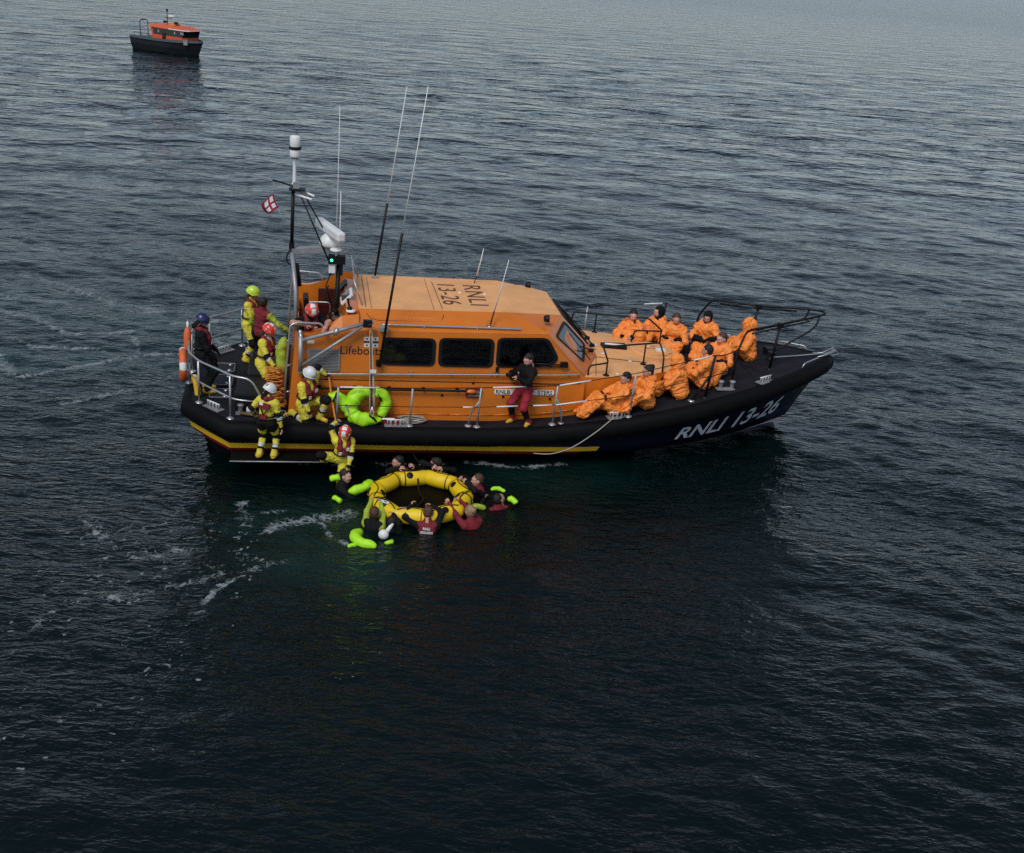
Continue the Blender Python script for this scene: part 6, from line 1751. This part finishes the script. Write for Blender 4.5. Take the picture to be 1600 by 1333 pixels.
for j in range(23): d_.add([lv[3][j] + V(0, .05, -.02), lv[3][j + 1] + V(0, .05, -.02), lv[3][j + 1] * V(1, -1, 1) + V(0, -.05, -.02), lv[3][j] * V(1, -1, 1) + V(0, -.05, -.02)], [(0, 1, 2, 3)], M_PT)
d_.build('deck', M_PT, pb)
b = MB(); b.tube([p + V(0, -.02, -.02) for p in lv[3]], .06, 6, M_PT); b.build('rubbing_strake', M_PT, pb)
b = MB(); b.tube([p * V(1, -1, 1) + V(0, .02, -.02) for p in lv[3]], .06, 6, M_PT); b.build('rubbing_strake', M_PT, pb)
def ring_(x0, x1, w, z, fr): return [V(x0, -w, z), V(x1 - fr, -w, z), V(x1, -w * .62, z), V(x1, w * .62, z), V(x1 - fr, w, z), V(x0, w, z)]
def stack_(b_, rings, m, top=True):
    for A_, B_ in zip(rings[:-1], rings[1:]):
        for j in range(6): b_.add([A_[j], A_[(j + 1) % 6], B_[(j + 1) % 6], B_[j]], [(0, 1, 2, 3)], m)
    if top: b_.add(rings[-1], [tuple(range(6))], m)
b = MB(); stack_(b, [ring_(-1.25, 2.35, .98, .95, .3), ring_(-1.25, 2.40, .98, 1.50, .3)], M_PO); wh = b.build('wheelhouse', M_PO, pb)
b = MB(); stack_(b, [ring_(-1.10, 2.42, .985, 1.50, .3), ring_(-1.25, 2.62, .95, 2.08, .3)], M_GLASS); b.build('window_band', M_GLASS, wh)
b = MB(); stack_(b, [ring_(-1.25, -1.06, .99, 1.4, .05), ring_(-1.42, -1.12, .97, 2.10, .05)], M_PO); b.build('aft_pillar', M_PO, wh)
b = MB(); stack_(b, [ring_(-1.70, 2.66, 1.06, 2.08, .35), ring_(-1.66, 2.62, 1.03, 2.17, .35), ring_(-1.2, 1.6, .8, 2.34, .3)], M_PO); b.build('roof', M_PO, wh)
b = MB(); stack_(b, [ring_(.7, 2.69, 1.07, 2.07, .35), ring_(.7, 2.67, 1.07, 2.16, .35)], M_WHITE, False); b.build('roof_trim', M_WHITE, wh)
b = MB(); b.box((.1, -.99, 1.25), (.42, .03, .9), M_GLASS); b.build('door', M_GLASS, wh)
for (x, z) in ((-.5, 1.80), (1.3, 1.82), (2.0, 1.85), (2.2, 1.84)):
    b = MB(); b.box((x, -.985, z), (.14, .02, .20), mat('painted window reflection', (.35, .35, .37), .4)); b.build('painted_reflection', M_WHITE, wh)  # pale plates painted as reflections in the wheelhouse glass
b = MB(); b.lathe([(.5, 0), (.5, .14), (.42, .2), (.001, .22)], (.3, 0, 2.33), (0, 0, 1), 14, mat('amber housing', (.5, .2, .02), .5)); b.build('roof_housing', M_PO, pb)
b = MB(); b.tube([(-.42, 0, 2.3), (-.42, 0, 3.7)], .03, 6, M_BLK); b.box((-.42, 0, 3.55), (.12, .1, .2), M_BLK); b.tube([(-.42, -.3, 2.95), (.4, -.3, 2.95)], .03, 6, M_BLK); b.build('mast', M_BLK, pb)
b = MB(); b.lathe([(.001, .14), (.3, .1), (.34, .0), (.001, -.02)], (.1, 0, 3.05), (0, 0, 1), 14, M_WHITE); b.build('radar_dome', M_WHITE, pb)
for x in (-.5, .75):
    b = MB(); b.box((x, -.2, 2.58), (.24, .2, .18), M_BLK); b.build('searchlight', M_BLK, pb)
b = MB()
for y in (-.45, .45): b.tube([(-3.15, y, 1.0), (-3.15, y, 2.35)], .035, 6, M_BLK)
b.tube([(-3.15, -.45, 2.35), (-3.15, -.25, 2.5), (-3.15, .25, 2.5), (-3.15, .45, 2.35)], .035, 6, M_BLK); b.box((-3.15, 0, 2.48), (.1, .5, .1), M_RED); b.build('stern_gantry', M_BLK, pb)
for y in (-1.2, 1.2):
    b = MB(); b.tube([(-3.1, y, 1.45), (-1.3, y, 1.45)], .025, 5, M_BLK)
    for x in (-3.1, -2.2, -1.3): b.tube([(x, y, 1.1), (x, y, 1.45)], .02, 5, M_BLK)
    b.build('guard_rail', M_BLK, pb)
b = MB(); b.box((2.45, -.98, 1.12), (.34, .04, .42), M_ALU, rot=(0, 0, .55)); b.build('bow_plate', M_ALU, pb)
